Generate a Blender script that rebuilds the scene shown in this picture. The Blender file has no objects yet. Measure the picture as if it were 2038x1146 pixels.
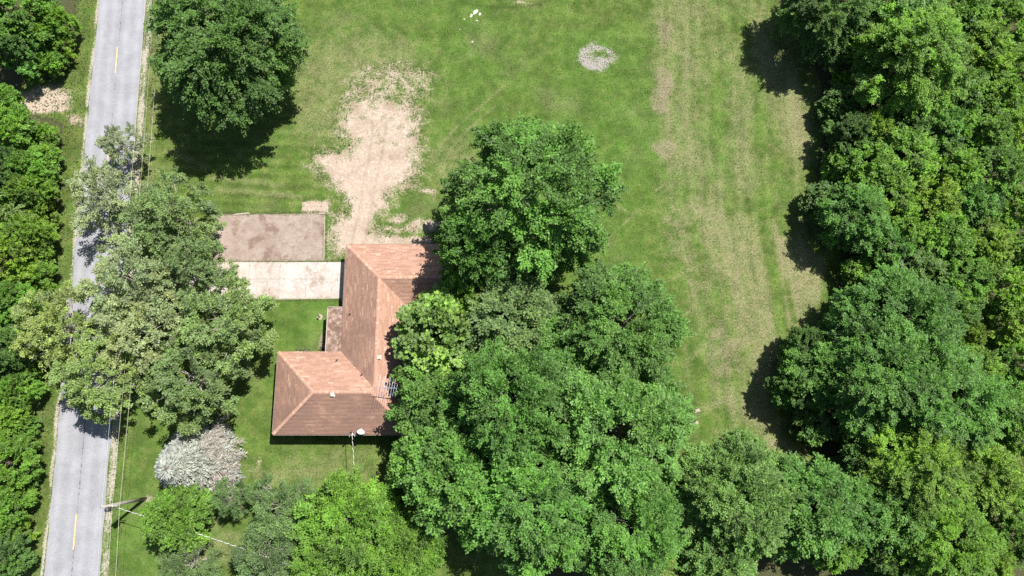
import bpy, math, random
import numpy as np
from mathutils import Vector, Matrix

SC = bpy.context.scene
COL = SC.collection

# ------------------------------------------------------------------ camera, sky, sun, exposure
CAM_H, FOC, TILT = 70.0, 1359.0, math.radians(11.5)
cam = bpy.data.cameras.new('camera')
cam.sensor_width = 36.0
cam.lens = 36.0 * FOC / 2038.0
cam.clip_end = 3000
camo = bpy.data.objects.new('camera', cam)
COL.objects.link(camo)
camo.location = (0, 0, CAM_H)
camo.rotation_euler = (TILT, 0, 0)
SC.camera = camo

SUN_ELEV, SUN_AZ = math.radians(61.5), math.radians(49.3)
world = bpy.data.worlds.new('World')
SC.world = world
world.use_nodes = True
wn = world.node_tree.nodes
bg = wn['Background']
bg.inputs['Strength'].default_value = 0.062
sky = wn.new('ShaderNodeTexSky')
sky.sky_type = 'NISHITA'
sky.sun_disc = False
sky.sun_elevation = SUN_ELEV
sky.sun_rotation = SUN_AZ
world.node_tree.links.new(sky.outputs[0], bg.inputs['Color'])

sun = bpy.data.lights.new('sun', 'SUN')
sun.energy = 4.8
sun.angle = math.radians(0.5)
sun.color = (1.0, 0.965, 0.90)
suno = bpy.data.objects.new('sun', sun)
COL.objects.link(suno)
sd = Vector((-math.cos(SUN_ELEV) * math.sin(SUN_AZ), -math.cos(SUN_ELEV) * math.cos(SUN_AZ), -math.sin(SUN_ELEV)))
suno.rotation_euler = sd.to_track_quat('-Z', 'Y').to_euler()
suno.location = (40, 40, 90)

SC.view_settings.view_transform = 'Standard'
SC.view_settings.look = 'None'
SC.view_settings.exposure = 1.12
SC.view_settings.gamma = 1.0
SC.view_settings.use_curve_mapping = False
SC.cycles.max_bounces = 8
SC.cycles.diffuse_bounces = 4
SC.cycles.transmission_bounces = 4
SC.cycles.glossy_bounces = 2
SC.cycles.use_denoising = False

# ------------------------------------------------------------------ helpers
CT, ST = math.cos(TILT), math.sin(TILT)

def at(px, py, z=0.0):
    """where the sight line through a point of the photo meets the level z"""
    x = (px - 1019) / FOC
    y = -(py - 573) / FOC
    t = (CAM_H - z) / (CT - y * ST)
    return np.array([x * t, (y * CT + ST) * t])

def ats(pts, z=0.0):
    return np.array([at(a, b, z) for a, b in pts])

def V3(p, z):
    return Vector((float(p[0]), float(p[1]), float(z)))

def tag(o, label=None, cat=None, group=None, kind=None):
    if label: o['label'] = label
    if cat: o['category'] = cat
    if group: o['group'] = group
    if kind: o['kind'] = kind
    return o

def empty(name, loc, parent=None):
    o = bpy.data.objects.new(name, None)
    o.empty_display_size = 0.3
    COL.objects.link(o)
    o.location = loc
    if parent: o.parent = parent
    return o

def link(name, me, parent=None, loc=None):
    o = bpy.data.objects.new(name, me)
    COL.objects.link(o)
    if parent: o.parent = parent
    if loc is not None: o.location = loc
    return o

def quads_mesh(name, co, mat, quads=None, attrs=None, smooth=False, nper=4):
    """fast mesh: co (N,3); faces of nper corners"""
    me = bpy.data.meshes.new(name)
    co = np.ascontiguousarray(co, dtype=np.float32)
    n = len(co)
    if quads is None:
        quads = np.arange(n, dtype=np.int32).reshape(-1, nper)
    quads = np.ascontiguousarray(quads, dtype=np.int32)
    f, k = quads.shape
    me.vertices.add(n)
    me.vertices.foreach_set('co', co.ravel())
    me.loops.add(f * k)
    me.loops.foreach_set('vertex_index', quads.ravel())
    me.polygons.add(f)
    me.polygons.foreach_set('loop_start', np.arange(0, f * k, k, dtype=np.int32))
    me.update(calc_edges=True)
    if smooth:
        me.polygons.foreach_set('use_smooth', np.ones(f, dtype=bool))
    for an, (dom, arr) in (attrs or {}).items():
        a = me.attributes.new(an, 'FLOAT', dom)
        a.data.foreach_set('value', np.ascontiguousarray(arr, dtype=np.float32))
    if mat: me.materials.append(mat)
    return me

class MB:
    """collects boxes, bars and tubes into one mesh"""
    def __init__(s):
        s.v, s.f = [], []
    def poly(s, pts):
        i = len(s.v)
        s.v += [tuple(p) for p in pts]
        s.f.append(tuple(range(i, i + len(pts))))
    def box(s, c, d, rz=0.0, M=None):
        hx, hy, hz = d[0] / 2, d[1] / 2, d[2] / 2
        m = M or (Matrix.Translation(c) @ Matrix.Rotation(rz, 4, 'Z'))
        i = len(s.v)
        for z in (-hz, hz):
            for x, y in ((-hx, -hy), (hx, -hy), (hx, hy), (-hx, hy)):
                s.v.append(tuple(m @ Vector((x, y, z))))
        for q in ((3, 2, 1, 0), (4, 5, 6, 7), (0, 1, 5, 4), (1, 2, 6, 5), (2, 3, 7, 6), (3, 0, 4, 7)):
            s.f.append(tuple(i + k for k in q))
    def tube(s, pts, radii, n=6, cap=True):
        pts = [Vector(p) for p in pts]
        if not hasattr(radii, '__len__'): radii = [radii] * len(pts)
        rings = []
        ref = None
        for k, p in enumerate(pts):
            d = (pts[min(k + 1, len(pts) - 1)] - pts[max(k - 1, 0)]).normalized()
            if ref is None:
                ref = d.orthogonal().normalized()
            a = (ref - d * ref.dot(d)).normalized()
            ref = a
            b = d.cross(a)
            i = len(s.v)
            for j in range(n):
                t = 2 * math.pi * j / n
                s.v.append(tuple(p + (a * math.cos(t) + b * math.sin(t)) * radii[k]))
            rings.append(i)
        for r0, r1 in zip(rings, rings[1:]):
            for j in range(n):
                s.f.append((r0 + j, r0 + (j + 1) % n, r1 + (j + 1) % n, r1 + j))
        if cap:
            s.f.append(tuple(rings[0] + j for j in reversed(range(n))))
            s.f.append(tuple(rings[-1] + j for j in range(n)))
    def mesh(s, name, mat, smooth=False):
        me = bpy.data.meshes.new(name)
        me.from_pydata(s.v, [], s.f)
        if smooth:
            for p in me.polygons: p.use_smooth = True
        if mat: me.materials.append(mat)
        return me
    def build(s, name, mat, parent=None, loc=None, smooth=False):
        return link(name, s.mesh(name, mat, smooth), parent, loc)

def vnoise(x, y, scale, seed):
    """smooth value noise 0..1"""
    r = np.random.default_rng(seed)
    T = r.random((256, 256))
    x = x * scale + 1000.3; y = y * scale + 1000.7
    xi = np.floor(x).astype(int); yi = np.floor(y).astype(int)
    fx = x - xi; fy = y - yi
    fx = fx * fx * (3 - 2 * fx); fy = fy * fy * (3 - 2 * fy)
    a = T[xi % 256, yi % 256]; b = T[(xi + 1) % 256, yi % 256]
    c = T[xi % 256, (yi + 1) % 256]; d = T[(xi + 1) % 256, (yi + 1) % 256]
    return (a * (1 - fx) + b * fx) * (1 - fy) + (c * (1 - fx) + d * fx) * fy

def fbm(x, y, scale, seed, octv=4):
    s = 0; amp = 1; tot = 0
    for k in range(octv):
        s = s + amp * vnoise(x, y, scale * 2 ** k, seed + k * 17)
        tot += amp; amp *= 0.55
    return s / tot

def sstep(a, b, x):
    t = np.clip((x - a) / (b - a), 0, 1)
    return t * t * (3 - 2 * t)

def seg_dist(x, y, pts, closed=False):
    best = np.full(x.shape, 1e9)
    n = len(pts)
    for k in range(n if closed else n - 1):
        a = pts[k]; b = pts[(k + 1) % n]
        d = b - a
        t = np.clip(((x - a[0]) * d[0] + (y - a[1]) * d[1]) / max(1e-9, d @ d), 0, 1)
        best = np.minimum(best, np.hypot(x - a[0] - t * d[0], y - a[1] - t * d[1]))
    return best

def poly_sd(x, y, pts):
    """signed distance to a polygon, positive inside"""
    ins = np.zeros(x.shape, bool)
    n = len(pts)
    for k in range(n):
        a = pts[k]; b = pts[(k + 1) % n]
        c = ((a[1] > y) != (b[1] > y)) & (x < (b[0] - a[0]) * (y - a[1]) / ((b[1] - a[1]) or 1e-9) + a[0])
        ins ^= c
    d = seg_dist(x, y, pts, True)
    return np.where(ins, d, -d)

# ------------------------------------------------------------------ material helpers
class NT:
    def __init__(s, name):
        s.m = bpy.data.materials.new(name)
        s.m.use_nodes = True
        s.t = s.m.node_tree
        s.p = s.t.nodes['Principled BSDF']
        s.out = s.t.nodes['Material Output']
        s._pos = None
    def n(s, typ, **kw):
        nd = s.t.nodes.new(typ)
        for k, v in kw.items(): setattr(nd, k, v)
        return nd
    def set(s, sock, v):
        if isinstance(v, bpy.types.NodeSocket): s.t.links.new(v, sock)
        elif hasattr(v, '__len__'): sock.default_value = (*v, 1.0) if len(v) == 3 and len(sock.default_value) == 4 else v
        else: sock.default_value = v
    def pos(s):
        if s._pos is None: s._pos = s.n('ShaderNodeNewGeometry').outputs['Position']
        return s._pos
    def noise(s, scale, detail=4, rough=0.6, vec=None, dist=0.0, gain=1):
        nd = s.n('ShaderNodeTexNoise')
        s.set(nd.inputs['Vector'], vec or s.pos())
        nd.inputs['Scale'].default_value = scale
        nd.inputs['Detail'].default_value = detail
        nd.inputs['Roughness'].default_value = rough
        nd.inputs['Distortion'].default_value = dist
        if gain == 1: return nd.outputs['Fac']
        return s.math('ADD', s.math('MULTIPLY', s.math('SUBTRACT', nd.outputs['Fac'], 0.5), gain), 0.5, True)
    def math(s, op, a, b=0.0, clamp=False):
        nd = s.n('ShaderNodeMath', operation=op, use_clamp=clamp)
        s.set(nd.inputs[0], a); s.set(nd.inputs[1], b)
        return nd.outputs[0]
    def maprange(s, v, a, b, c=0.0, d=1.0):
        nd = s.n('ShaderNodeMapRange', interpolation_type='SMOOTHSTEP')
        s.set(nd.inputs['Value'], v)
        for k, x in zip(('From Min', 'From Max', 'To Min', 'To Max'), (a, b, c, d)): s.set(nd.inputs[k], x)
        return nd.outputs[0]
    def mix(s, f, a, b, blend='MIX'):
        nd = s.n('ShaderNodeMix', data_type='RGBA', blend_type=blend)
        s.set(nd.inputs['Factor'], f); s.set(nd.inputs[6], a); s.set(nd.inputs[7], b)
        return nd.outputs[2]
    def gain(s, col, f):
        nd = s.n('ShaderNodeVectorMath', operation='SCALE')
        s.set(nd.inputs[0], col); s.set(nd.inputs['Scale'], f)
        return nd.outputs[0]
    def attr(s, name):
        nd = s.n('ShaderNodeAttribute', attribute_name=name)
        return nd.outputs['Fac']
    def bump(s, h, strength=0.3, dist=0.05):
        nd = s.n('ShaderNodeBump')
        nd.inputs['Strength'].default_value = strength
        nd.inputs['Distance'].default_value = dist
        s.set(nd.inputs['Height'], h)
        s.t.links.new(nd.outputs[0], s.p.inputs['Normal'])
    def base(s, c, rough=0.8, spec=0.3, metal=0.0):
        s.set(s.p.inputs['Base Color'], c)
        s.set(s.p.inputs['Roughness'], rough)
        s.p.inputs['Specular IOR Level'].default_value = spec
        s.p.inputs['Metallic'].default_value = metal
        return s.m

def simple(name, c, rough=0.7, spec=0.3, metal=0.0, var=0.25, scale=6.0):
    t = NT(name)
    f = t.maprange(t.noise(scale, 5), 0.3, 0.7, 1 - var, 1 + var)
    return t.base(t.gain(c, f), rough, spec, metal)

# ---- ground
def ground_material():
    t = NT('ground_cover')
    n1 = t.noise(5.5, 8, 0.74, gain=2.4)
    n1b = t.noise(15.0, 4, 0.7, gain=2.2)
    n2 = t.noise(1.0, 6, 0.64, gain=2.3)
    n3 = t.noise(0.16, 5, 0.58, gain=2.2)
    lush, dry, dirt = t.attr('lush'), t.attr('dry'), t.attr('dirt')
    wood, grav, mow, pit, tan = t.attr('wood'), t.attr('gravel'), t.attr('mow'), t.attr('pit'), t.attr('tan')
    c0 = lambda n, k: t.math('MULTIPLY', t.math('SUBTRACT', n, 0.5), k)
    g = t.mix(t.maprange(n2, 0.15, 0.85), (0.050, 0.084, 0.015), (0.095, 0.114, 0.031))
    lu = t.mix(n2, (0.042, 0.092, 0.013), (0.074, 0.122, 0.025))
    g = t.mix(t.math('ADD', t.math('MULTIPLY', lush, 0.9), c0(n3, 0.5), True), g, lu)
    g = t.mix(t.maprange(t.math('ADD', n3, c0(n1, 0.5)), 0.5, 1.0, 0.0, 0.6), g, (0.112, 0.114, 0.052))
    n4 = t.noise(0.42, 5, 0.62, gain=2.4)
    g = t.gain(g, t.maprange(n4, 0.1, 0.9, 0.80, 1.20))
    g = t.gain(g, t.math('ADD', 1.0, t.math('MULTIPLY', mow, 0.30)))
    # thin, sun-dried turf
    dc = t.mix(n1, (0.120, 0.116, 0.056), (0.245, 0.215, 0.130))
    sp = t.math('ADD', c0(n1, 0.34), c0(n2, 0.30))
    dm = t.maprange(t.math('ADD', dry, sp), 0.02, 0.85, 0.0, 0.92)
    c = t.mix(dm, g, dc)
    tm = t.maprange(t.math('ADD', tan, sp), 0.30, 0.80, 0.0, 0.85)
    c = t.mix(tm, c, t.mix(n1b, (0.105, 0.080, 0.058), (0.27, 0.215, 0.155)))
    # bare, pinkish sandy earth
    sp2 = t.math('ADD', c0(n1, 0.66), c0(n2, 0.50))
    em = t.maprange(t.math('ADD', dirt, sp2), 0.30, 0.80)
    ec = t.mix(n2, (0.262, 0.200, 0.155), (0.345, 0.280, 0.228))
    ec = t.mix(t.maprange(t.noise(2.6, 7, 0.75, gain=2.2), 0.45, 0.85, 0, 0.8), ec, (0.42, 0.36, 0.305))
    ec = t.mix(t.maprange(t.noise(0.5, 6, 0.7, gain=2.2), 0.52, 0.90, 0, 0.75), ec, (0.205, 0.145, 0.105))
    rut = t.attr('rut')
    ec = t.gain(ec, t.math('SUBTRACT', 1.0, t.math('MULTIPLY', rut, 0.20)))
    ec = t.mix(t.maprange(n1b, 0.72, 0.95, 0, 0.5), ec, (0.17, 0.12, 0.08))
    c = t.mix(em, c, ec)
    # grey ash and stone of a burnt ring
    pm = t.maprange(t.math('ADD', pit, sp2), 0.32, 0.6)
    c = t.mix(pm, c, t.mix(n1b, (0.11, 0.10, 0.088), (0.34, 0.31, 0.285)))
    # roadside stone
    gm = t.maprange(t.math('ADD', grav, c0(n1, 0.6)), 0.36, 0.62)
    c = t.mix(gm, c, t.mix(n1b, (0.11, 0.10, 0.07), (0.42, 0.385, 0.32)))
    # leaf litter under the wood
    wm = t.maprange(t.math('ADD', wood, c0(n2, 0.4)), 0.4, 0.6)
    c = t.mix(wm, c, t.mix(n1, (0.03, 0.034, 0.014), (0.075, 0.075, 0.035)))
    f = t.maprange(t.math('ADD', t.math('MULTIPLY', n1, 0.55), t.math('MULTIPLY', n1b, 0.45)), 0.12, 0.88, 0.74, 1.26)
    f = t.math('ADD', t.math('MULTIPLY', f, t.math('SUBTRACT', 1.0, t.math('MULTIPLY', em, 0.65))), t.math('MULTIPLY', em, 0.65))
    c = t.gain(c, f)
    t.bump(t.math('ADD', n1, t.math('MULTIPLY', n1b, 0.5)), 0.35, 0.05)
    return t.base(c, 0.95, 0.1)

def asphalt_material():
    t = NT('worn_asphalt')
    n1 = t.noise(16, 6, 0.75); n2 = t.noise(0.5, 5, 0.6); n3 = t.noise(3.0, 5, 0.7)
    c = t.mix(t.maprange(n1, 0.38, 0.62), (0.175, 0.176, 0.196), (0.255, 0.255, 0.272))
    c = t.gain(c, t.maprange(n2, 0.3, 0.7, 0.90, 1.10))
    tr = t.attr('wear')
    c = t.gain(c, t.math('ADD', 1.0, t.math('MULTIPLY', tr, 0.13)))
    cr = t.attr('seam')
    cm = t.maprange(t.math('ADD', cr, t.math('MULTIPLY', t.math('SUBTRACT', n3, 0.5), 1.4)), 0.42, 0.75, 0.0, 0.8)
    c = t.mix(cm, c, (0.07, 0.068, 0.070))
    c = t.mix(t.maprange(t.noise(0.9, 6, 0.7), 0.60, 0.72, 0, 0.3), c, (0.14, 0.138, 0.145))
    t.bump(n1, 0.3, 0.01)
    return t.base(c, 0.9, 0.2)

def concrete_material(name, a, b, stain, amt):
    t = NT(name)
    n1 = t.noise(9, 6, 0.7); n2 = t.noise(0.7, 6, 0.65); n3 = t.noise(0.33, 4, 0.6)
    c = t.mix(t.maprange(n2, 0.34, 0.66), a, b)
    c = t.mix(t.maprange(t.math('ADD', n2, t.math('MULTIPLY', n3, 0.7)), 0.83, 1.05, 0, amt), c, stain)
    c = t.gain(c, t.maprange(n1, 0.3, 0.7, 0.84, 1.14))
    # hairline cracks
    w = t.n('ShaderNodeTexVoronoi', feature='DISTANCE_TO_EDGE')
    mp = t.n('ShaderNodeVectorMath', operation='ADD')
    t.set(mp.inputs[0], t.pos())
    cc = t.n('ShaderNodeTexNoise'); t.set(cc.inputs['Vector'], t.pos()); cc.inputs['Scale'].default_value = 1.6; cc.inputs['Detail'].default_value = 5
    t.set(mp.inputs[1], t.gain(cc.outputs['Color'], 1.2))
    t.set(w.inputs['Vector'], mp.outputs[0]); w.inputs['Scale'].default_value = 0.33
    c = t.mix(t.maprange(w.outputs['Distance'], 0.0, 0.014, 0.6, 0.0), c, (0.16, 0.12, 0.09))
    t.bump(n1, 0.2, 0.01)
    return t.base(c, 0.9, 0.25)

def leaf_material():
    """one leaf material: each crown's own colour comes from the object, each leaf's from its tint"""
    t = NT('tree_leaf')
    oi = t.n('ShaderNodeObjectInfo')
    tint, warm, back = t.attr('tint'), t.attr('warm'), t.attr('pale')
    c = t.gain(oi.outputs['Color'], t.maprange(tint, 0.0, 1.0, 0.45, 1.75))
    wc = t.mix(1.0, c, (1.50, 1.22, 0.75), 'MULTIPLY')
    c = t.mix(warm, c, wc)
    c = t.mix(back, c, (0.30, 0.32, 0.25))
    geo = t.n('ShaderNodeNewGeometry')
    c2 = t.mix(t.math('MULTIPLY', geo.outputs['Backfacing'], 0.35), c, t.mix(0.5, c, (0.16, 0.20, 0.13)))
    t.base(c2, 0.48, 0.20)
    tr = t.n('ShaderNodeBsdfTranslucent')
    t.set(tr.inputs['Color'], t.mix(1.0, c, (1.45, 1.45, 0.45), 'MULTIPLY'))
    ms = t.n('ShaderNodeMixShader')
    ms.inputs[0].default_value = 0.36
    t.t.links.new(t.p.outputs[0], ms.inputs[1]); t.t.links.new(tr.outputs[0], ms.inputs[2])
    t.t.links.new(ms.outputs[0], t.out.inputs['Surface'])
    return t.m

def shingle_material():
    t = NT('asphalt_shingle')
    tint = t.attr('tint')
    n2 = t.noise(0.35, 5, 0.62); n1 = t.noise(14, 5, 0.7)
    c = t.mix(t.maprange(tint, 0.0, 0.62), (0.252, 0.146, 0.104), (0.308, 0.183, 0.134))
    c = t.mix(t.maprange(tint, 0.84, 1.0, 0.0, 0.60), c, (0.42, 0.295, 0.21))
    # old algae staining, patchy
    st = t.attr('stain')
    sm = t.maprange(t.math('ADD', t.math('MULTIPLY', st, 0.55), n2), 0.62, 0.98, 0.0, 0.72)
    c = t.mix(sm, c, t.mix(n1, (0.160, 0.096, 0.078), (0.205, 0.126, 0.100)))
    c = t.gain(c, t.maprange(n1, 0.3, 0.7, 0.85, 1.15))
    t.bump(n1, 0.25, 0.006)
    return t.base(c, 0.92, 0.2)

M_GROUND = ground_material()
M_ROAD = asphalt_material()
M_LEAF = leaf_material()
M_SHINGLE = shingle_material()
M_SLAB = concrete_material('driveway_concrete', (0.31, 0.268, 0.24), (0.405, 0.37, 0.345), (0.225, 0.168, 0.135), 0.9)
M_PAD = concrete_material('stained_pad', (0.20, 0.152, 0.125), (0.285, 0.236, 0.203), (0.125, 0.078, 0.058), 0.85)
M_SLAB_OLD = concrete_material('stained_concrete', (0.29, 0.24, 0.205), (0.40, 0.35, 0.315), (0.22, 0.16, 0.125), 0.8)
M_PAINT = simple('yellow_paint', (0.50, 0.36, 0.14), 0.8, 0.3, 0, 0.22, 9)
M_BARK = simple('bark', (0.115, 0.09, 0.07), 0.95, 0.1, 0, 0.4, 5)
M_LIMB = simple('grey_bark', (0.21, 0.185, 0.16), 0.95, 0.1, 0, 0.35, 5)
M_PALEBARK = simple('pale_bark', (0.34, 0.31, 0.27), 0.9, 0.15, 0, 0.3, 7)
M_DEADTWIG = simple('dead_twig', (0.34, 0.30, 0.265), 0.95, 0.1, 0, 0.3, 6)
M_DECK = simple('roof_felt', (0.10, 0.065, 0.05), 0.95, 0.1)
M_TRIM = simple('brown_trim', (0.10, 0.075, 0.06), 0.6, 0.4)
M_GUTTER = simple('tan_gutter', (0.32, 0.27, 0.23), 0.5, 0.5)
M_BRICK = simple('house_wall', (0.26, 0.17, 0.125), 0.9, 0.2, 0, 0.3, 12)
M_WHITE = simple('white_paint', (0.72, 0.71, 0.69), 0.5, 0.5, 0, 0.06)
M_GLASS = simple('window_glass', (0.03, 0.04, 0.05), 0.08, 0.6)
M_BLACK = simple('black_rubber', (0.018, 0.018, 0.02), 0.6, 0.4)
M_STEEL = simple('galvanised_steel', (0.42, 0.43, 0.44), 0.4, 0.5, 0.6, 0.2)
M_ALU = simple('weathered_aluminium', (0.36, 0.42, 0.54), 0.35, 0.5, 0.5, 0.12)
M_POLE = simple('weathered_pole_wood', (0.28, 0.255, 0.23), 0.95, 0.1, 0, 0.35, 9)
M_DARKCAN = simple('dark_canister', (0.045, 0.047, 0.05), 0.5, 0.5)
M_WIRE = simple('aluminium_wire', (0.44, 0.42, 0.33), 0.5, 0.5, 0.0, 0.15)
M_TIMBER = simple('grey_timber', (0.30, 0.26, 0.21), 0.9, 0.2, 0, 0.3, 11)
M_STONE = simple('pale_stone', (0.42, 0.39, 0.33), 0.9, 0.2, 0, 0.2, 5)
M_VENT = simple('vent_paint', (0.38, 0.32, 0.28), 0.6, 0.4)
M_DISH = simple('dish_paint', (0.50, 0.49, 0.48), 0.5, 0.4, 0, 0.08)
M_TERRA = simple('terracotta', (0.45, 0.16, 0.06), 0.8, 0.3)
M_SOIL = simple('bed_soil', (0.13, 0.09, 0.07), 0.97, 0.1, 0, 0.45, 7)
M_LITTER = simple('dead_leaf', (0.15, 0.10, 0.075), 0.95, 0.1, 0, 0.6, 14)

# ------------------------------------------------------------------ the ground
RNG = np.random.default_rng(11)
ROAD_DIR = np.array([1.94, -56.64]); ROAD_DIR /= np.linalg.norm(ROAD_DIR)
ROAD_N = np.array([-ROAD_DIR[1], ROAD_DIR[0]])          # points to the house side
RC = np.array([-44.42, 44.68])                          # a point on the centre line
def road_uv(x, y):
    return (x - RC[0]) * ROAD_DIR[0] + (y - RC[1]) * ROAD_DIR[1], (x - RC[0]) * ROAD_N[0] + (y - RC[1]) * ROAD_N[1]
def road_pt(u, v, z=0.0):
    p = RC + ROAD_DIR * u + ROAD_N * v
    return (p[0], p[1], z)

def blob(x, y, px, py, rx, ry, soft=0.5):
    c = at(px, py); ex = at(px + rx, py); ey = at(px, py + ry)
    ax, ay = abs(ex[0] - c[0]), abs(ey[1] - c[1])
    r = np.hypot((x - c[0]) / ax, (y - c[1]) / ay)
    return 1 - sstep(1 - soft, 1 + soft, r)

def band(x, y, pts, w, soft=0.5):
    d = seg_dist(x, y, ats(pts))
    return 1 - sstep(w * (1 - soft), w * (1 + soft), d)

FOREST_EDGE = [(1500, -60), (1590, 60), (1640, 200), (1625, 320), (1660, 480), (1690, 590), (1640, 640), (1590, 760), (1600, 850),
               (1640, 960), (1500, 960), (1380, 930), (1260, 1000), (1100, 1080), (980, 1250), (2400, 1300), (2400, -100)]
LEFT_EDGE = [(165, -40), (150, 110), (118, 165), (60, 170), (60, 205), (130, 240), (130, 360), (110, 450), (95, 560), (60, 700), (70, 860), (55, 960),
             (55, 1200), (-300, 1200), (-300, -40)]
DIRT = [(622, 330), (640, 303), (668, 300), (690, 288), (676, 245), (690, 200), (712, 185), (760, 178), (815, 190), (832, 215), (836, 250),
        (840, 285), (828, 318), (815, 350), (790, 372), (768, 388), (766, 412), (748, 432), (742, 458), (775, 470), (780, 492), (668, 492),
        (663, 462), (688, 432), (694, 405), (672, 385), (664, 352), (642, 345)]

def ground_fields(x, y):
    F = {}
    w1 = fbm(x, y, 0.35, 3) - 0.5
    w2 = fbm(x, y, 0.35, 41) - 0.5
    xw, yw = x + 2.2 * w1, y + 2.2 * w2
    # bare earth
    sdirt = poly_sd(xw, yw, ats(DIRT))
    d = 0.50 + 0.5 * np.clip((sdirt + 0.45) / 2.4, -1, 1) + 0.10 * np.clip(sdirt, 0, 1)
    d *= 1 - 0.30 * sstep(26, 30, y)
    up = np.maximum(blob(xw, yw, 778, 165, 100, 52, 0.55) * 0.50, blob(xw, yw, 700, 215, 34, 40, 0.5) * 0.54)
    up = np.maximum(up, blob(xw, yw, 762, 240, 96, 62, 0.5) * 0.60)
    d = np.maximum(d, up)
    d = np.maximum(d, 0.78 * sstep(-.25, .35, poly_sd(x + .4 * w1, y + .4 * w2, ats([(599, 398), (652, 396), (655, 428), (598, 428)]))))
    d = np.maximum(d, 0.70 * blob(xw, yw, 838, 452, 34, 18, 0.6))
    d = np.maximum(d, 0.62 * blob(xw, yw, 800, 455, 28, 10, 0.6))
    d = np.maximum(d, 0.60 * blob(xw, yw, 800, 432, 20, 9, 0.6))
    d = np.maximum(d, 0.62 * blob(xw, yw, 850, 380, 26, 9, 0.6))
    d = np.maximum(d, 0.72 * band(x, y, [(686, 482), (850, 478)], 0.55, 0.7))
    d = np.maximum(d, 0.86 * blob(xw, yw, 92, 196, 62, 26, 0.4))
    d = np.maximum(d, 0.66 * blob(xw, yw, 150, 235, 22, 16, 0.5))
    d = np.maximum(d, 0.85 * blob(x, y, 637, 631, 6, 6, 0.5))
    d = np.maximum(d, 0.55 * blob(x, y, 295, 992, 12, 9, 0.6))
    d = np.maximum(d, 0.56 * blob(xw, yw, 515, 918, 10, 12, 0.7))
    d = np.maximum(d, 0.5 * blob(xw, yw, 1045, 10, 20, 6, 0.7))
    d = np.maximum(d, 0.66 * blob(xw, yw, 1965, 680, 8, 26, 0.5))
    d = np.maximum(d, 0.55 * blob(xw, yw, 592, 985, 16, 14, 0.7))
    F['dirt'] = d
    rut = np.zeros_like(x)
    for pts in ([(700, 480), (715, 420), (722, 370), (735, 310), (742, 240)], [(726, 480), (738, 420), (746, 370), (760, 310), (770, 240)], [(640, 335), (690, 350), (735, 320)], [(745, 480), (752, 440), (740, 390), (700, 330)]):
        rut = np.maximum(rut, band(x + 0.15 * w1, y + 0.15 * w2, pts, 0.16, 0.9) * (0.35 + 0.9 * fbm(x, y, 0.6, 12)))
    F['rut'] = np.clip(rut, 0, 1)
    # dry turf of the old field and its mower tracks
    u_edge = at(1292, 200)[0]
    fld = poly_sd(x + 0.5 * w1, y, np.array([at(1292, -30), at(1294, 250), at(1290, 400), at(1330, 520), at(1330, 700), at(1390, 880), at(1600, 900), at(1640, 600), at(1625, 250), at(1540, -30)]))
    dry = 0.10 * sstep(-0.4, 0.5, fld) + 0.05 * sstep(0, 6, fld)
    cl = ats([(1440, -80), (1440, 200), (1452, 400), (1490, 560), (1525, 700), (1545, 860), (1550, 1200)])
    qx = x - np.interp(y, cl[::-1, 1], cl[::-1, 0])
    streak = 0.62 * fbm(qx + 0.25 * w1, y * 0.05, 1.25, 77, 3) + 0.38 * fbm(x, y * 0.3, 0.5, 78, 3)
    dry += sstep(-0.3, 0.6, fld) * 0.95 * (streak - 0.47)
    lines = np.sin(qx * 2 * math.pi / 1.05 + 2.0 * fbm(x, y * 0.15, 0.2, 55)) * 0.5 + 0.5
    dry += sstep(0, 1.5, fld) * 0.13 * (lines ** 3 - 0.3) * (0.4 + 1.2 * fbm(x, y, 0.12, 56))
    for pts, w, s in (
            ([(1370, -20), (1365, 120), (1372, 320)], 2.2, 0.26), ([(1345, 90), (1420, 165)], 0.7, 0.2),
            ([(1440, 100), (1470, 130), (1480, 250)], 1.5, 0.22), ([(1530, 120), (1565, 190), (1580, 280)], 1.9, 0.40),
            ([(1500, 20), (1510, 60), (1520, 130)], 0.9, 0.28), ([(1595, 230), (1600, 320)], 0.9, 0.28),
            ([(1475, 290), (1478, 360)], 1.8, 0.26), ([(1395, 410), (1420, 470), (1450, 540)], 1.4, 0.34), ([(1380, 415), (1420, 430)], 1.2, 0.3),
            ([(1455, 480), (1475, 600), (1480, 680)], 0.9, 0.28), ([(1470, 440), (1500, 560), (1520, 680), (1522, 800)], 1.1, 0.40),
            ([(1500, 440), (1515, 560), (1540, 690)], 0.5, 0.30),
            ([(1540, 450), (1560, 560), (1580, 640)], 0.8, 0.52), ([(1565, 480), (1590, 600)], 0.6, 0.50), ([(1605, 500), (1612, 600)], 0.8, 0.54), ([(1590, 500), (1600, 640)], 1.4, 0.30), ([(1632, 520), (1630, 590)], 0.5, 0.5),
            ([(1470, 800), (1520, 830), (1560, 890)], 1.3, 0.34), ([(1380, 820), (1450, 790)], 0.4, 0.34), ([(1540, 885), (1590, 890)], 0.9, 0.4)):
        dry = np.maximum(dry, dry * 0.5 + 0.62 * s * band(xw * 0.4 + x * 0.6, yw * 0.4 + y * 0.6, pts, w, 0.8) + 0.12 * band(x, y, pts, w * 1.5, 0.9))
    for pts, w in (([(1520, 380), (1530, 470), (1552, 590), (1556, 660)], 0.5), ([(1425, 150), (1428, 330)], 0.4), ([(1508, 170), (1512, 300)], 0.6), ([(1565, 560), (1580, 640)], 0.3)):
        dry *= 1 - 0.75 * band(x, y, pts, w, 0.8)
    # sun-dried patches in the lawn
    dry = np.maximum(dry, 0.34 * blob(xw, yw, 640, 200, 70, 90, 0.6))
    dry = np.maximum(dry, 0.34 * blob(xw, yw, 700, 130, 150, 70, 0.7))
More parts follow.
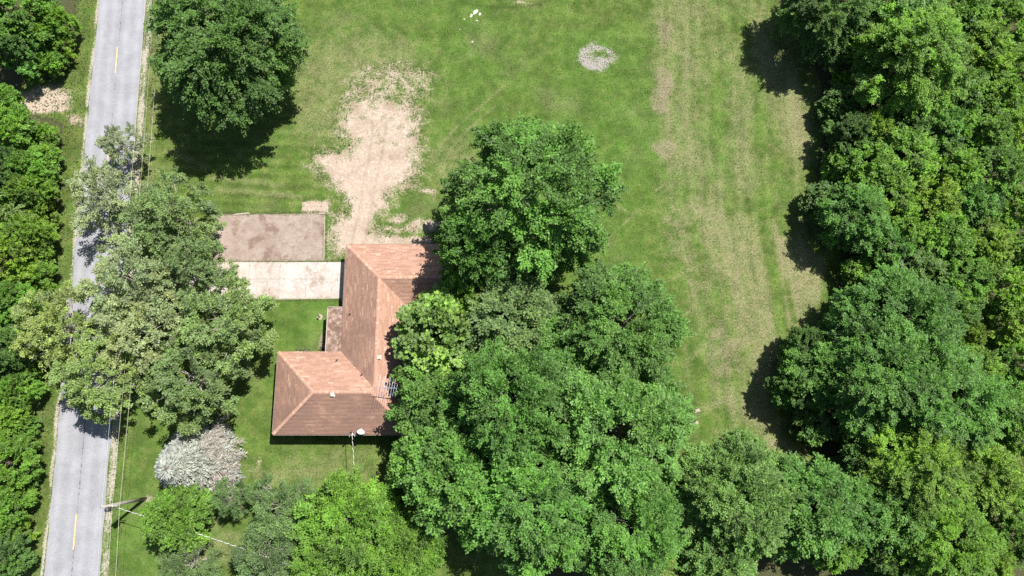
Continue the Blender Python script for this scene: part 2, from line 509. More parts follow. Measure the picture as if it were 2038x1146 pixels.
    dry = np.maximum(dry, 0.30 * blob(xw, yw, 900, 330, 70, 60, 0.7))
    dry = np.maximum(dry, 0.38 * blob(xw, yw, 540, 945, 60, 22, 0.7))
    dry = np.maximum(dry, 0.36 * blob(xw, yw, 430, 1090, 50, 40, 0.7))
    dry = np.maximum(dry, 0.30 * blob(xw, yw, 640, 930, 110, 40, 0.8))
    dry = np.maximum(dry, 0.25 * band(x, y, [(300, 120), (280, 400)], 1.4, 0.6))
    for pts in ([(430, 375), (600, 392)], [(420, 352), (560, 368)], [(330, 300), (420, 335)]):
        dry = np.maximum(dry, 0.33 * band(x, y, pts, 0.35, 0.8))
    for pts in ([(868, 300), (905, 255), (965, 205), (1010, 165)], [(888, 308), (925, 262), (985, 212)], [(1190, 395), (1260, 425)],
                [(1340, 640), (1400, 600), (1460, 560)], [(1360, 730), (1420, 670), (1480, 640)], [(1215, 470), (1290, 400)], [(1305, 380), (1350, 345)], [(1312, 390), (1356, 352)], [(1330, 560), (1440, 500)]):
        dry = np.maximum(dry, 0.36 * band(x, y, pts, 0.15, 0.9) * (0.5 + fbm(x, y, 0.4, 61)))
    F['dry'] = dry
    F['tan'] = np.maximum.reduce([0.60 * blob(xw, yw, 1318, 180, 24, 55, 0.6), 0.50 * blob(xw, yw, 1315, 70, 22, 50, 0.6),
                                  0.60 * blob(xw, yw, 1325, 290, 28, 22, 0.6), 0.5 * blob(xw, yw, 1440, 700, 45, 110, 0.7), 0.52 * blob(xw, yw, 1460, 690, 30, 40, 0.7),
                                  0.36 * blob(xw, yw, 1400, 560, 70, 100, 0.7), 0.72 * blob(xw, yw, 625, 408, 26, 12, 0.3),
                                  0.42 * blob(xw, yw, 1340, 470, 50, 90, 0.7),
                                  0.85 * blob(x, y, 648, 684, 16, 22, 0.5), 0.6 * band(x, y, [(657, 620), (655, 690)], 0.35, 0.7)])
    lush = 0.35 + 0.75 * (fbm(x, y, 0.07, 5) - 0.35)
    lush += 0.35 * blob(x, y, 1190, 300, 230, 260, 0.8) + 0.5 * blob(x, y, 620, 640, 80, 60, 0.5) + 0.4 * blob(x, y, 1190, 115, 75, 60, 0.5)
    lush += 0.45 * blob(x, y, 255, 1080, 55, 80, 0.6) + 0.4 * blob(x, y, 930, 150, 80, 150, 0.8) + 0.3 * blob(x, y, 810, 430, 60, 30, 0.6)
    lush += 0.4 * band(x, y, [(655, 420), (655, 520)], 0.5, 0.5)
    F['lush'] = np.clip(lush, 0, 1)
    ruv = road_uv(x, y)
    v = ruv[1] + 0.5 * w1
    g = np.maximum(np.exp(-((v - 3.15) / 0.38) ** 2), 0.78 * np.exp(-((v + 2.95) / 0.22) ** 2))
    F['gravel'] = g * (0.66 + 0.9 * (fbm(x, y, 0.5, 91) - 0.5)) + 0.25 * (np.abs(v) < 2.9)
    p = blob(x + 1.6 * w1, y + 1.6 * w2, 1190, 112, 42, 28, 0.35)
    F['pit'] = p * (0.62 - 0.34 * blob(x + w2 * 2, y, 1195, 108, 16, 8, 0.8) - 0.2 * blob(x, y + w1 * 2, 1222, 116, 9, 16, 0.8))
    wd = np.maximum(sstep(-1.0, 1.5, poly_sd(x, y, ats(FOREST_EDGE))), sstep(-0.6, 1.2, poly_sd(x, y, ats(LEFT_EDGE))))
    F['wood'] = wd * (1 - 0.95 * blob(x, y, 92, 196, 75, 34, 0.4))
    ph = (y + 0.06 * x) * 2 * math.pi / 1.15
    mw = 0.5 * np.sin(ph + 3 * w1) * blob(x, y, 470, 350, 210, 90, 0.6)
    ph2 = (x * 0.72 + y * 0.69) * 2 * math.pi / 1.3
    mw = mw + 0.10 * np.sin(ph2 + 9 * w2) * blob(x, y, 1050, 200, 260, 260, 0.7)
    mw = mw + 0.3 * np.sin(x * 2 * math.pi / 1.6 + 3 * w1) * sstep(0, 2, fld)
    arc = seg_dist(x, y, ats([(915, 2), (940, 10), (980, 14), (1030, 15), (1065, 10), (1090, 2)]))
    mw = mw - 0.8 * np.exp(-(arc / 0.25) ** 2)
    for k, rr_ in enumerate((7.5, 9.1, 10.7, 12.3, 13.9)):
        ca = at(1060, 330)
        rd = np.hypot(x - ca[0], y - ca[1])
        mw = mw + 0.22 * np.exp(-((rd - rr_ * 1.35) / 0.3) ** 2) * (y > 14) * (fld < -0.5) * fbm(x, y, 0.15, 62 + k)
    F['mow'] = mw
    return F

def axis(a, b, step, far):
    return np.concatenate([[-far, -far * .5, -far * .25, a - 30, a - 8], np.arange(a, b + step / 2, step), [b + 8, b + 30, far * .25, far * .5, far]])
gx = axis(-63, 63, 0.21, 1500.0)
gy = axis(-18, 53, 0.21, 1500.0)
GX, GY = np.meshgrid(gx, gy)
fx, fy = GX.ravel(), GY.ravel()
FF = ground_fields(fx, fy)
nx, ny = len(gx), len(gy)
idx = np.arange(nx * ny).reshape(ny, nx)
q = np.stack([idx[:-1, :-1], idx[:-1, 1:], idx[1:, 1:], idx[1:, :-1]], -1).reshape(-1, 4)
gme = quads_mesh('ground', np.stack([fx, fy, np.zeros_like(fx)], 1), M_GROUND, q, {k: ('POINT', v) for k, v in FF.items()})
tag(link('ground', gme), kind='structure')

# ------------------------------------------------------------------ road
us = np.arange(-260, 320, 0.8)
vs = np.linspace(-2.68, 2.68, 35)
UU, VV = np.meshgrid(us, vs)
uu, vv = UU.ravel(), VV.ravel()
edge = (np.abs(vv) > 2.6) * (fbm(uu, vv, 0.6, 8) - 0.5) * 0.28 * np.sign(vv)
px_ = RC[0] + ROAD_DIR[0] * uu + ROAD_N[0] * (vv + edge)
py_ = RC[1] + ROAD_DIR[1] * uu + ROAD_N[1] * (vv + edge)
seam = np.exp(-((vv - 0.02) / 0.13) ** 2) * (0.35 + 0.55 * fbm(uu, uu * 0, 0.08, 9))
wear = np.exp(-((np.abs(vv) - 0.75) / 0.35) ** 2) + np.exp(-((np.abs(vv) - 2.05) / 0.35) ** 2) - 0.5
idx = np.arange(len(uu)).reshape(len(vs), len(us))
q = np.stack([idx[:-1, :-1], idx[1:, :-1], idx[1:, 1:], idx[:-1, 1:]], -1).reshape(-1, 4)
crown_z = 0.03 + 0.02 * (1 - np.abs(vv) / 2.7)
road = link('road', quads_mesh('road', np.stack([px_, py_, crown_z], 1), M_ROAD, q, {'seam': ('POINT', seam), 'wear': ('POINT', wear)}, True))
tag(road, kind='structure')
mb = MB(); mb.box((0, 0, 0), (0.12, 3.25, 0.004))
dash_me = mb.mesh('centre_dash', M_PAINT)
ang = math.atan2(ROAD_DIR[1], ROAD_DIR[0]) + math.pi / 2
for k in range(5):
    uc = 4.35 + 12.6 * k
    o = link('centre_dash', dash_me, road)
    o.location = road_pt(uc, -0.10 + 0.012 * k, 0.056)
    o.rotation_euler = (0, 0, ang)

# ------------------------------------------------------------------ driveway, pad, walk
drive = tag(empty('driveway', (0, 0, 0)), kind='structure')
DX = [-40.6, -37.2, -33.9, -30.6, -27.6, -24.35, -21.55, -18.85, -17.05]
DY = [17.03, 15.2, 13.1]
rr = random.Random(4)
for i in range(len(DX) - 1):
    for j in range(2):
        x0, x1, y1, y0 = DX[i], DX[i + 1], DY[j], DY[j + 1]
        g = 0.009
        z = 0.05 + rr.uniform(-0.012, 0.012)
        m = MB()
        a = [(x0 + g, y0 + g), (x1 - g, y0 + g), (x1 - g, y1 - g), (x0 + g, y1 - g)]
        zz = [z + rr.uniform(-0.008, 0.008) for _ in a]
        m.poly([(p[0], p[1], h) for p, h in zip(a, zz)])
        for k in range(4):
            p, r = a[k], a[(k + 1) % 4]
            m.poly([(p[0], p[1], -0.05), (r[0], r[1], -0.05), (r[0], r[1], zz[(k + 1) % 4]), (p[0], p[1], zz[k])])
        m.build('slab', M_SLAB_OLD if (j == 0 and i in (2, 3)) or (j == 1 and i in (1,)) else M_SLAB, drive)
# corner of the apron that runs down to the porch
m = MB()
m.poly([(-17.85, 13.05, 0.045), (-17.1, 11.9, 0.045), (-16.4, 11.9, 0.045), (-16.4, 13.05, 0.045)])
m.build('apron_corner', M_SLAB, drive)
# old parking pad
pc = [at(424, 427), at(646, 425), at(645, 519), at(424, 521)]
m = MB()
m.poly([V3(p, 0.018) for p in (pc[3], pc[2], pc[1], pc[0])])
for k in range(4):
    a, b = pc[k], pc[(k + 1) % 4]
    m.poly([V3(a, -0.05), V3(b, -0.05), V3(b, 0.018), V3(a, 0.018)])
tag(m.build('parking_pad', M_PAD), kind='structure')

def beam(name, p0, p1, w, h, mat, label, cat, group=None, z0=0.0):
    a, b = V3(at(*p0), 0), V3(at(*p1), 0)
    d = b - a
    c = (a + b) / 2
    m = MB()
    n = 6
    for k in range(2):
        m.box((0, (k - .5) * w * .5, h / 2), (d.length * (1 - .06 * k), w * .5 - 0.01, h))
    o = m.build(name, mat, None, (c.x, c.y, z0))
    o.rotation_euler = (0, 0, math.atan2(d.y, d.x))
    return tag(o, label, cat, group)
beam('edging_timber', (467, 427), (498, 424), 0.16, 0.10, M_TIMBER, 'pale timber edging along the upper left edge of the brown parking pad', 'timber')
beam('edging_timber', (634, 425), (647, 425), 0.14, 0.10, M_TIMBER, 'short pale timber edging at the upper right corner of the parking pad', 'timber')
beam('edging_timber', (646.5, 428), (645, 517), 0.10, 0.06, M_TIMBER, 'long thin timber edging down the right side of the parking pad', 'timber')
beam('edging_timber', (545, 595), (678, 593), 0.14, 0.05, M_TIMBER, 'low timber edging between the driveway and the small front lawn', 'timber')
beam('log', (1374, 822), (1392, 815), 0.30, 0.22, M_TIMBER, 'pale split log lying slanted on the grass at the edge of the dry field', 'log')
beam('log', (1377, 842), (1389, 840), 0.26, 0.20, M_TIMBER, 'short pale log lying level beside the maple, below the slanted log', 'log')
beam('fallen_branch', (684, 404), (696, 394), 0.12, 0.08, M_TIMBER, 'pale stick lying at the left edge of the bare sandy patch', 'branch')
beam('fallen_branch', (36, 1102), (60, 1101), 0.10, 0.08, M_TIMBER, 'pale stick lying across the verge near the lower left corner', 'branch')

# ------------------------------------------------------------------ the house
W, N_, E_, I_, R_, S0, S1, L_ = -16.85, 18.2, -7.0, 10.9, -9.55, -0.7, 7.26, -23.05
EAVE, PITCH = 2.75, 0.29
house = empty('house', (-15, 8, 0))
tag(house, 'brown shingle roofed L-shaped ranch house with hipped wings beside the concrete driveway', 'house')
HO = Vector((-15, 8, 0))
def hl(p): return (p[0] - HO.x, p[1] - HO.y, p[2] - HO.z)
def hz(d): return EAVE + PITCH * d
SL = [  # eave line: distance function d(x,y), corner list
    (lambda x, y: N_ - y, [(W, N_), (E_, N_), (E_, 14.55), (-13.2, 14.55)], 'x'),
    (lambda x, y: y - I_, [(R_, I_), (E_, I_), (E_, 14.55), (-13.2, 14.55)], 'x'),
    (lambda x, y: x - W, [(W, N_), (W, S1), (-13.2, 3.61), (-13.2, 14.55)], 'y'),
    (lambda x, y: R_ - x, [(R_, I_), (R_, S0), (-13.53, 3.28), (-13.2, 3.61), (-13.2, 14.55)], 'y'),
    (lambda x, y: S1 - y, [(L_, S1), (W, S1), (-13.2, 3.61), (-13.53, 3.28), (L_ + 3.98, 3.28)], 'x'),
    (lambda x, y: x - L_, [(L_, S1), (L_ + 3.98, 3.28), (L_, S0)], 'y'),
    (lambda x, y: y - S0, [(L_, S0), (L_ + 3.98, 3.28), (-13.53, 3.28), (R_, S0)], 'x'),
]
def interval(poly, df, d, ax):
    us = []
    n = len(poly)
    for k in range(n):
        a, b = poly[k], poly[(k + 1) % n]
        da, db = df(*a), df(*b)
        ua, ub = (a[0], b[0]) if ax == 'x' else (a[1], b[1])
        if abs(da - db) < 1e-9:
            if abs(da - d) < 1e-6: us += [ua, ub]
        elif min(da, db) - 1e-9 <= d <= max(da, db) + 1e-9:
            us.append(ua + (ub - ua) * (d - da) / (db - da))
    return (min(us), max(us)) if us else None
def inv(df, ax, u, d):
    # the point with coordinate u along the eave and distance d from it
    if ax == 'x':
        y0, y1 = df(0, 0), df(0, 1)
        return (u, (d - y0) / (y1 - y0))
    x0, x1 = df(0, 0), df(1, 0)
    return ((d - x0) / (x1 - x0), u)
STAIN = [0.02, 0.12, 0.30, 0.20, 0.22, 0.50, 0.72]
for si, (df, poly, ax) in enumerate(SL):
    m = MB()
    m.poly([hl((p[0], p[1], hz(df(*p)) - 0.03)) for p in poly])
    m.poly([hl((p[0], p[1], hz(df(*p)) - 0.15)) for p in reversed(poly)])
    deck = m.build('roof_slope', M_DECK, house)
    rnd = random.Random(100 + si)
    dmax = max(df(*p) for p in poly)
    co, fa, ti, stn = [], [], [], []
    step = 0.128
    k = 0
    d = -0.04
    while d < dmax - 0.02:
        lo, hi = max(d, 0.0), min(d + step * 1.12, dmax)
        i0, i1 = interval(poly, df, max(lo, 1e-4), ax), interval(poly, df, hi - 1e-4, ax)
        if i0 and i1:
            a, b = min(i0[0], i1[0]), max(i0[1], i1[1])
            u = a - rnd.uniform(0, 0.5)
            while u < b:
                w = rnd.choice((0.26, 0.4, 0.55, 0.75, 0.95))
                u0a, u1a = max(u, i0[0]), min(u + w - 0.008, i0[1])
                u0b, u1b = max(u, i1[0]), min(u + w - 0.008, i1[1])
                u += w
                if u1a - u0a < 0.02 and u1b - u0b < 0.02: continue
                u1a, u1b = max(u0a, u1a), max(u0b, u1b)
                lift = 0.014 + rnd.uniform(0, 0.010)
                p = [inv(df, ax, u0a, d), inv(df, ax, u1a, d), inv(df, ax, u1b, hi), inv(df, ax, u0b, hi)]
                h0, h1 = hz(d) + lift, hz(hi) + 0.002
                i = len(co)
                co += [hl((p[0][0], p[0][1], h0)), hl((p[1][0], p[1][1], h0)), hl((p[2][0], p[2][1], h1)), hl((p[3][0], p[3][1], h1)),
                       hl((p[0][0], p[0][1], h0 - 0.03)), hl((p[1][0], p[1][1], h0 - 0.03))]
                fa += [(i, i + 1, i + 2, i + 3), (i + 4, i + 5, i + 1, i)]
                tv = rnd.random() ** 1.15
                s = STAIN[si]
                if si == 2: s = 0.0 + 0.62 * float(sstep(13.5, 8.0, np.array(p[0][1]))) * (1 - 0.55 * d / dmax)
                elif si in (4, 5): s = STAIN[si] * (1.25 - 0.8 * d / dmax)
                ti += [tv, tv]; stn += [s, s]
        d += step
        k += 1
    o = link('shingles', quads_mesh('shingles', np.array(co), M_SHINGLE, np.array(fa), {'tint': ('FACE', ti), 'stain': ('FACE', stn)}), deck)
    tag(o, kind='stuff')
# hip and ridge caps
def caps(a, b, w=0.15):
    a, b = Vector(a), Vector(b)
    d = b - a
    n = max(1, int(d.length / 0.2))
    side = Vector((d.y, -d.x, 0)).normalized()
    co, ti = [], []
    for k in range(n):
        p, r = a + d * (k / n), a + d * ((k + 1.25) / n)
        up = Vector((0, 0, 0.030 + random.uniform(0, .008)))
        dn = Vector((0, 0, -0.035))
        co += [p + side * w + dn + up, p + up, r + up * .5, r + side * w + dn + up * .5]
        co += [p + up, p - side * w + dn + up, r - side * w + dn + up * .5, r + up * .5]
        tv = random.uniform(0.5, 1.0)
        ti += [tv, tv]
    return co, ti
random.seed(5)
capv, capt = [], []
for a, b in (((W, N_), (-13.2, 14.55)), ((-13.2, 14.55), (E_, 14.55)), ((-13.2, 14.55), (-13.2, 3.61)), ((L_, S1), (L_ + 3.98, 3.28)),
             ((L_, S0), (L_ + 3.98, 3.28)), ((L_ + 3.98, 3.28), (-13.53, 3.28)), ((R_, S0), (-13.53, 3.28))):
    zs = []
    for p in (a, b):
        zs.append(max(min(df(*p) for df, _, _ in [SL[k]]) for k in range(7) if any(abs(q0[0] - p[0]) + abs(q0[1] - p[1]) < 0.02 for q0 in SL[k][1])))
    c, t_ = caps(hl((a[0], a[1], hz(zs[0]))), hl((b[0], b[1], hz(zs[1]))))
    capv += c; capt += t_
o = link('ridge_caps', quads_mesh('ridge_caps', np.array([tuple(v) for v in capv]), M_SHINGLE, None, {'tint': ('FACE', capt), 'stain': ('FACE', np.full(len(capt), 0.1))}), house)
tag(o, kind='stuff')
# fascia and gutters along the eaves
for (a, b) in (((W, N_), (E_, N_)), ((W, N_), (W, 11.75)), ((L_, S1), (-18.45, S1)), ((L_, S0), (L_, S1)), ((L_, S0), (R_, S0)), ((R_, S0), (R_, I_)), ((R_, I_), (E_, I_))):
    a3, b3 = Vector((a[0], a[1], EAVE - 0.10)), Vector((b[0], b[1], EAVE - 0.10))
    d = (b3 - a3); L = d.length
    nrm = Vector((d.y, -d.x, 0)).normalized()
    c = (a3 + b3) / 2
    # outward side
    outw = nrm if (c + nrm * 0.5 - Vector((-14.5, 8, 0))).length > (c - nrm * 0.5 - Vector((-14.5, 8, 0))).length else -nrm
    m = MB()
    rz = math.atan2(d.y, d.x)
    m.box(hl(c + outw * 0.012), (L - 0.03, 0.03, 0.2), rz)
    m.build('fascia', M_TRIM, house)
    m = MB()
    m.box(hl(c + outw * 0.085 + Vector((0, 0, 0.0))), (L - 0.04, 0.02, 0.10), rz)
    m.box(hl(c + outw * 0.055 + Vector((0, 0, -0.05))), (L - 0.04, 0.05, 0.012), rz)
    m.build('gutter', M_GUTTER, house)
# gable end board
m = MB()
for (y0, y1) in ((N_, 14.55), (I_, 14.55)):
    m.poly([hl((E_ + 0.02, y0, EAVE - 0.18)), hl((E_ + 0.02, y1, hz(3.65) - 0.18)), hl((E_ + 0.02, y1, hz(3.65) + 0.03)), hl((E_ + 0.02, y0, EAVE + 0.03))])
    m.poly([hl((E_ + 0.06, y0, EAVE + 0.03)), hl((E_ + 0.06, y1, hz(3.65) + 0.03)), hl((E_ - 0.04, y1, hz(3.65) + 0.04)), hl((E_ - 0.04, y0, EAVE + 0.04))])
m.build('bargeboard', M_GUTTER, house)
# walls set back under the eaves
o_ = 0.5
wp = [(W + o_, N_ - o_), (E_ - o_, N_ - o_), (E_ - o_, I_ + o_), (R_ - o_, I_ + o_), (R_ - o_, S0 + o_), (L_ + o_, S0 + o_), (L_ + o_, S1 - o_), (W + o_, S1 - o_)]
m = MB()
for k in range(len(wp)):
    a, b = wp[k], wp[(k + 1) % len(wp)]
    m.poly([hl((a[0], a[1], 0)), hl((a[0], a[1], 2.62)), hl((b[0], b[1], 2.62)), hl((b[0], b[1], 0))])
m.poly([hl((E_ - o_, N_ - o_, 2.6)), hl((E_ - o_, 14.55, hz(3.65) - 0.35)), hl((E_ - o_, I_ + o_, 2.6))])
m.build('wall', M_BRICK, house)
m = MB(); m.poly([hl((p[0], p[1], 2.58)) for p in [(W, N_), (E_, N_), (E_, I_), (R_, I_), (R_, S0), (L_, S0), (L_, S1), (W, S1)]]); m.build('soffit', M_TRIM, house)
# garage door towards the driveway, of four panels
gd = empty('garage_door', (W + o_ - 0.04 - HO.x, 15.1 - HO.y, 0), house)
for k in range(4):
    m = MB(); m.box((0, 0, 0.29 + 0.55 * k), (0.05, 4.8, 0.53)); m.build('door_panel', M_WHITE, gd)
def window(x, y, w, facing):
    f = empty('window', (x - HO.x, y - HO.y, 1.55), house)
    m = MB()
    dims = ((0.07, w, 0.07), (0.07, 0.07, 1.15)) if facing == 'x' else ((w, 0.07, 0.07), (0.07, 0.07, 1.15))
    for s in (-1, 1):
        m.box((0, 0, s * 0.55), dims[0])
        m.box((0, s * w / 2, 0) if facing == 'x' else (s * w / 2, 0, 0), dims[1])
    m.build('frame', M_WHITE, f)
    m = MB(); m.box((0, 0, 0), (0.03, w - 0.08, 1.02) if facing == 'x' else (w - 0.08, 0.03, 1.02)); m.build('pane', M_GLASS, f)
for y in (1.2, 4.6): window(L_ + o_ - 0.03, y, 1.4, 'x')
for x in (-21, -17.5, -13): window(x, S0 + o_ - 0.03, 1.5, 'y')
window(-20.2, S1 - o_ + 0.03, 1.6, 'y')
window(W + o_ - 0.03, 10.6, 1.5, 'x')
fd = MB(); fd.box(hl((W + o_ - 0.04, 8.9, 1.05)), (0.06, 0.95, 2.1)); fd.build('front_door', M_TRIM, house)
# porch roof with leaf litter
porch = empty('porch_roof', hl((-17.6, 9.5, 2.5)), house)
px0, px1, py0, py1 = -18.42, -16.80, 7.30, 11.72
PO = Vector((-17.6, 9.5, 2.5))
def pl(x, y, z): return (x - PO.x, y - PO.y, z - PO.z)
zl, zh = 2.52, 2.70
m = MB()
m.poly([pl(px0, py0, zl), pl(px1, py0, zh), pl(px1, py1, zh), pl(px0, py1, zl)])
m.poly([pl(px0, py0, zl - .1), pl(px0, py1, zl - .1), pl(px1, py1, zh - .1), pl(px1, py0, zh - .1)])
m.poly([pl(px0, py0, zl - .1), pl(px0, py0, zl), pl(px0, py1, zl), pl(px0, py1, zl - .1)])
m.poly([pl(px0, py1, zl - .1), pl(px0, py1, zl), pl(px1, py1, zh), pl(px1, py1, zh - .1)])
m.build('deck', simple('porch_felt', (0.225, 0.155, 0.125), 0.95, 0.1, 0, 0.5, 2.6), porch)
m = MB()
m.box(pl(px0 - 0.03, (py0 + py1) / 2, zl + 0.0), (0.07, py1 - py0 + 0.08, 0.13)); m.box(pl((px0 + px1) / 2 - .1, py1 + 0.04, (zl + zh) / 2 + 0.02), (px1 - px0 - 0.2, 0.06, 0.12))
m.build('edge_trim', M_GUTTER, porch)
co, ti = [], []
for k in range(2600):
    u, v = RNG.random(), RNG.random()
    if fbm(np.array([u * 3.0]), np.array([v * 8.0]), 1.3, 33)[0] < 0.52 + 0.2 * abs(u - .45): continue
    x, y = px0 + 0.1 + u * (px1 - px0 - 0.12), py0 + v * (py1 - py0 - .1)
    z = zl + (zh - zl) * (x - px0) / (px1 - px0) + 0.01
    a = RNG.random() * 6.28; s = 0.03 + 0.05 * RNG.random()
    c, sn = math.cos(a) * s, math.sin(a) * s
    for dx, dy in ((c, sn), (-sn * .6, c * .6), (-c, -sn), (sn * .6, -c * .6)):
        co.append(pl(x + dx, y + dy, z + 0.03 * RNG.random()))
o = link('leaf_litter', quads_mesh('leaf_litter', np.array(co), M_LITTER), porch); tag(o, kind='stuff')
for y in (7.5, 9.6, 11.6):
    m = MB(); m.box(hl((px0 + 0.12, y, 1.2)), (0.12, 0.12, 2.4)); m.build('porch_post', M_WHITE, house)
m = MB(); m.box(hl((-17.3, 9.5, 0.07)), (1.9, 4.2, 0.14)); m.build('porch_floor', M_SLAB, house)
# vents and pipes through the roof
def on_roof(px, py):
    z = 4.0
    for _ in range(6):
        p = at(px, py, z)
        best = 0
        for df, poly, ax in SL:
            if poly_sd(np.array([p[0]]), np.array([p[1]]), np.array(poly))[0] > -0.05:
                best = max(best, df(*p))
        z = hz(best)
    return Vector((p[0], p[1], z))
for px, py in ((662, 785), (755, 711)):
    p = on_roof(px, py)
    m = MB()
    m.box((0, 0, 0.06), (0.26, 0.26, 0.14)); m.box((0, 0, 0.16), (0.36, 0.36, 0.05)); m.box((0, 0, 0.005), (0.46, 0.46, 0.02))
    m.build('roof_vent', M_VENT, house, hl(p))
for px, py in ((671, 717), (697, 625), (720, 746)):
    p = on_roof(px, py)
    m = MB(); m.tube([(0, 0, -0.1), (0, 0, 0.34)], 0.055, 8); m.tube([(0, 0, -0.02), (0, 0, 0.05)], [0.14, 0.07], 8); m.build('plumbing_pipe', M_DARKCAN, house, hl(p))

# tv antenna
ap = at(771, 772, 5.9)
ant = empty('tv_antenna', (ap[0], ap[1], 3.75))
tag(ant, 'rake-like metal television antenna standing on the roof beside the big maple', 'antenna')
m = MB(); m.tube([(0, 0, -0.45), (0, 0, 2.2)], 0.025, 6); m.build('mast', M_STEEL, ant)
m = MB(); m.tube([(-0.85, 0.02, 2.12), (0.95, -0.02, 2.16)], 0.035, 6)
m.tube([(-0.85, 0.02, 2.20), (0.95, -0.02, 2.22)], 0.02, 6); m.build('boom', M_ALU, ant)
for k in range(8):
    x = -0.78 + 0.235 * k
    l = 1.35 - 0.07 * k
    m = MB()
    m.tube([(x - 0.12, -l * (0.95 if k % 2 else 0.8), 2.17), (x, 0, 2.19), (x + 0.10, l * (0.55 if k % 2 else 0.9), 2.17)], 0.012, 5)
    m.build('element', M_ALU, ant)
# satellite dish on the eave
dp = at(718, 861, 3.1)
dish = tag(empty('satellite_dish', (dp[0], dp[1], EAVE)), 'small white satellite dish at the lower edge of the roof', 'satellite dish')
m = MB(); m.tube([(0, 0.15, -0.05), (0, 0.1, 0.22), (0, 0, 0.34)], 0.028, 6); m.build('bracket', M_STEEL, dish)
co, fa = [], []
aim = Vector((0.25, 0.75, 0.62)).normalized(); sx = aim.orthogonal().normalized(); sy = aim.cross(sx)
for r in range(5):
    for j in range(20):
        t_ = j * math.pi / 10; q_ = r / 4
        p = Vector((0, 0, 0.36)) + (sx * math.cos(t_) + sy * math.sin(t_)) * 0.36 * q_ + aim * 0.10 * q_ * q_
        co.append(tuple(p))
for r in range(4):
    for j in range(20):
        fa.append((r * 20 + j, r * 20 + (j + 1) % 20, (r + 1) * 20 + (j + 1) % 20, (r + 1) * 20 + j))
link('reflector', quads_mesh('reflector', np.array(co), M_DISH, np.array(fa), smooth=True), dish)
m = MB(); m.tube([Vector((0, 0, 0.36)) - sy * 0.3, Vector((0, 0, 0.36)) + aim * 0.36 - sy * 0.1, Vector((0, 0, 0.36)) + aim * 0.42], 0.018, 5)
m.box(tuple(Vector((0, 0, 0.36)) + aim * 0.44), (0.09, 0.09, 0.09)); m.build('feed_arm', M_WHITE, dish)
# service mast
sp = at(703, 866, 2.9)
smast = tag(empty('service_mast', (sp[0], sp[1], 0)), 'thin steel power service mast with black cap rising through the lower eave', 'service mast')
m = MB(); m.tube([(0, 0.28, 0.4), (0, 0.28, 3.75)], 0.045, 8); m.build('conduit', M_STEEL, smast)
m = MB(); m.tube([(0, 0.28, 3.72), (-0.03, 0.26, 3.86), (-0.12, 0.2, 3.86)], [0.06, 0.1, 0.05], 8); m.build('weatherhead', M_BLACK, smast)
m = MB(); m.tube([(0, 0.28, 3.4), (0.03, 0.0, 3.35)], 0.03, 6)
for s in (-1, 1): m.tube([(0, 0.1, 3.38), (0.2 * s, 0.0, 3.3), (0.26 * s, -0.12, 3.42)], 0.016, 5)
m.build('insulator', M_WHITE, smast)
SM_TOP = Vector((sp[0], sp[1] + 0.02, 3.36))

# ------------------------------------------------------------------ utility pole and wires
PB = at(289, 992)
PH = 7.0
pole = tag(empty('utility_pole', (PB[0], PB[1], 0)), 'weathered wooden utility pole beside the road with dark canister at its top', 'utility pole')
m = MB(); m.tube([(0, 0, -0.2), (0, 0, PH * .5), (0, 0, PH + 0.35)], [0.17, 0.145, 0.12], 10); m.build('pole_shaft', M_POLE, pole, smooth=True)
m = MB(); m.tube([(0.05, -0.33, PH - 1.15), (0.05, -0.33, PH - 1.1), (0.05, -0.33, PH - 0.42), (0.05, -0.33, PH - 0.36)], [0.16, 0.2, 0.2, 0.15], 12)
m.tube([(0.05, -0.33, PH - 0.4), (0.05, -0.33, PH - 0.15)], [0.05, 0.03], 6); m.build('transformer', M_DARKCAN, pole, smooth=True)
m = MB(); m.box((0.38, 0.0, PH - 0.66), (0.95, 0.09, 0.11)); m.build('crossarm', M_POLE, pole)
for x, hz0 in ((0, 0.02), (0.42, -0.9)):
    m = MB(); m.tube([(x, 0, PH + hz0 + .3 - .12), (x, 0, PH + hz0 + .3 - .04), (x, 0, PH + hz0 + .3)], [0.03, 0.07, 0.04], 8); m.build('insulator', M_WHITE, pole)
m = MB(); m.tube([(0.1, 0.0, PH - 1.25), (0.75, -0.02, PH - 1.2)], 0.03, 6); m.build('cable_bracket', M_STEEL, pole)

def sagline(a, b, sag, n=24):
    a, b = Vector(a), Vector(b)
    return [a.lerp(b, k / n) - Vector((0, 0, 4 * sag * (k / n) * (1 - k / n))) for k in range(n + 1)]
def span(name, v, z, sag, r, label, mat=None):
    m = MB()
    o0 = Vector((PB[0] + v, PB[1], z))
    d3 = Vector((ROAD_DIR[0], ROAD_DIR[1], 0))
    pts = sagline(o0 - d3 * 66, o0, sag) + sagline(o0, o0 + d3 * 60, sag)[1:]
    m.tube(pts, r, 5)
    return tag(m.build(name, mat or M_WIRE), label, 'power line', 'wires strung along the road')
span('overhead_wire', 0.0, PH + 0.3, 0.5, 0.009, 'bright overhead wire running nearest the road edge over the gravel shoulder')
span('overhead_wire', 0.42, PH - 0.6, 0.5, 0.009, 'thin middle overhead wire of the three that run beside the road')
span('overhead_wire', 0.75, PH - 1.2, 0.6, 0.011, 'lowest overhead wire, farthest from the road edge, above the grass')

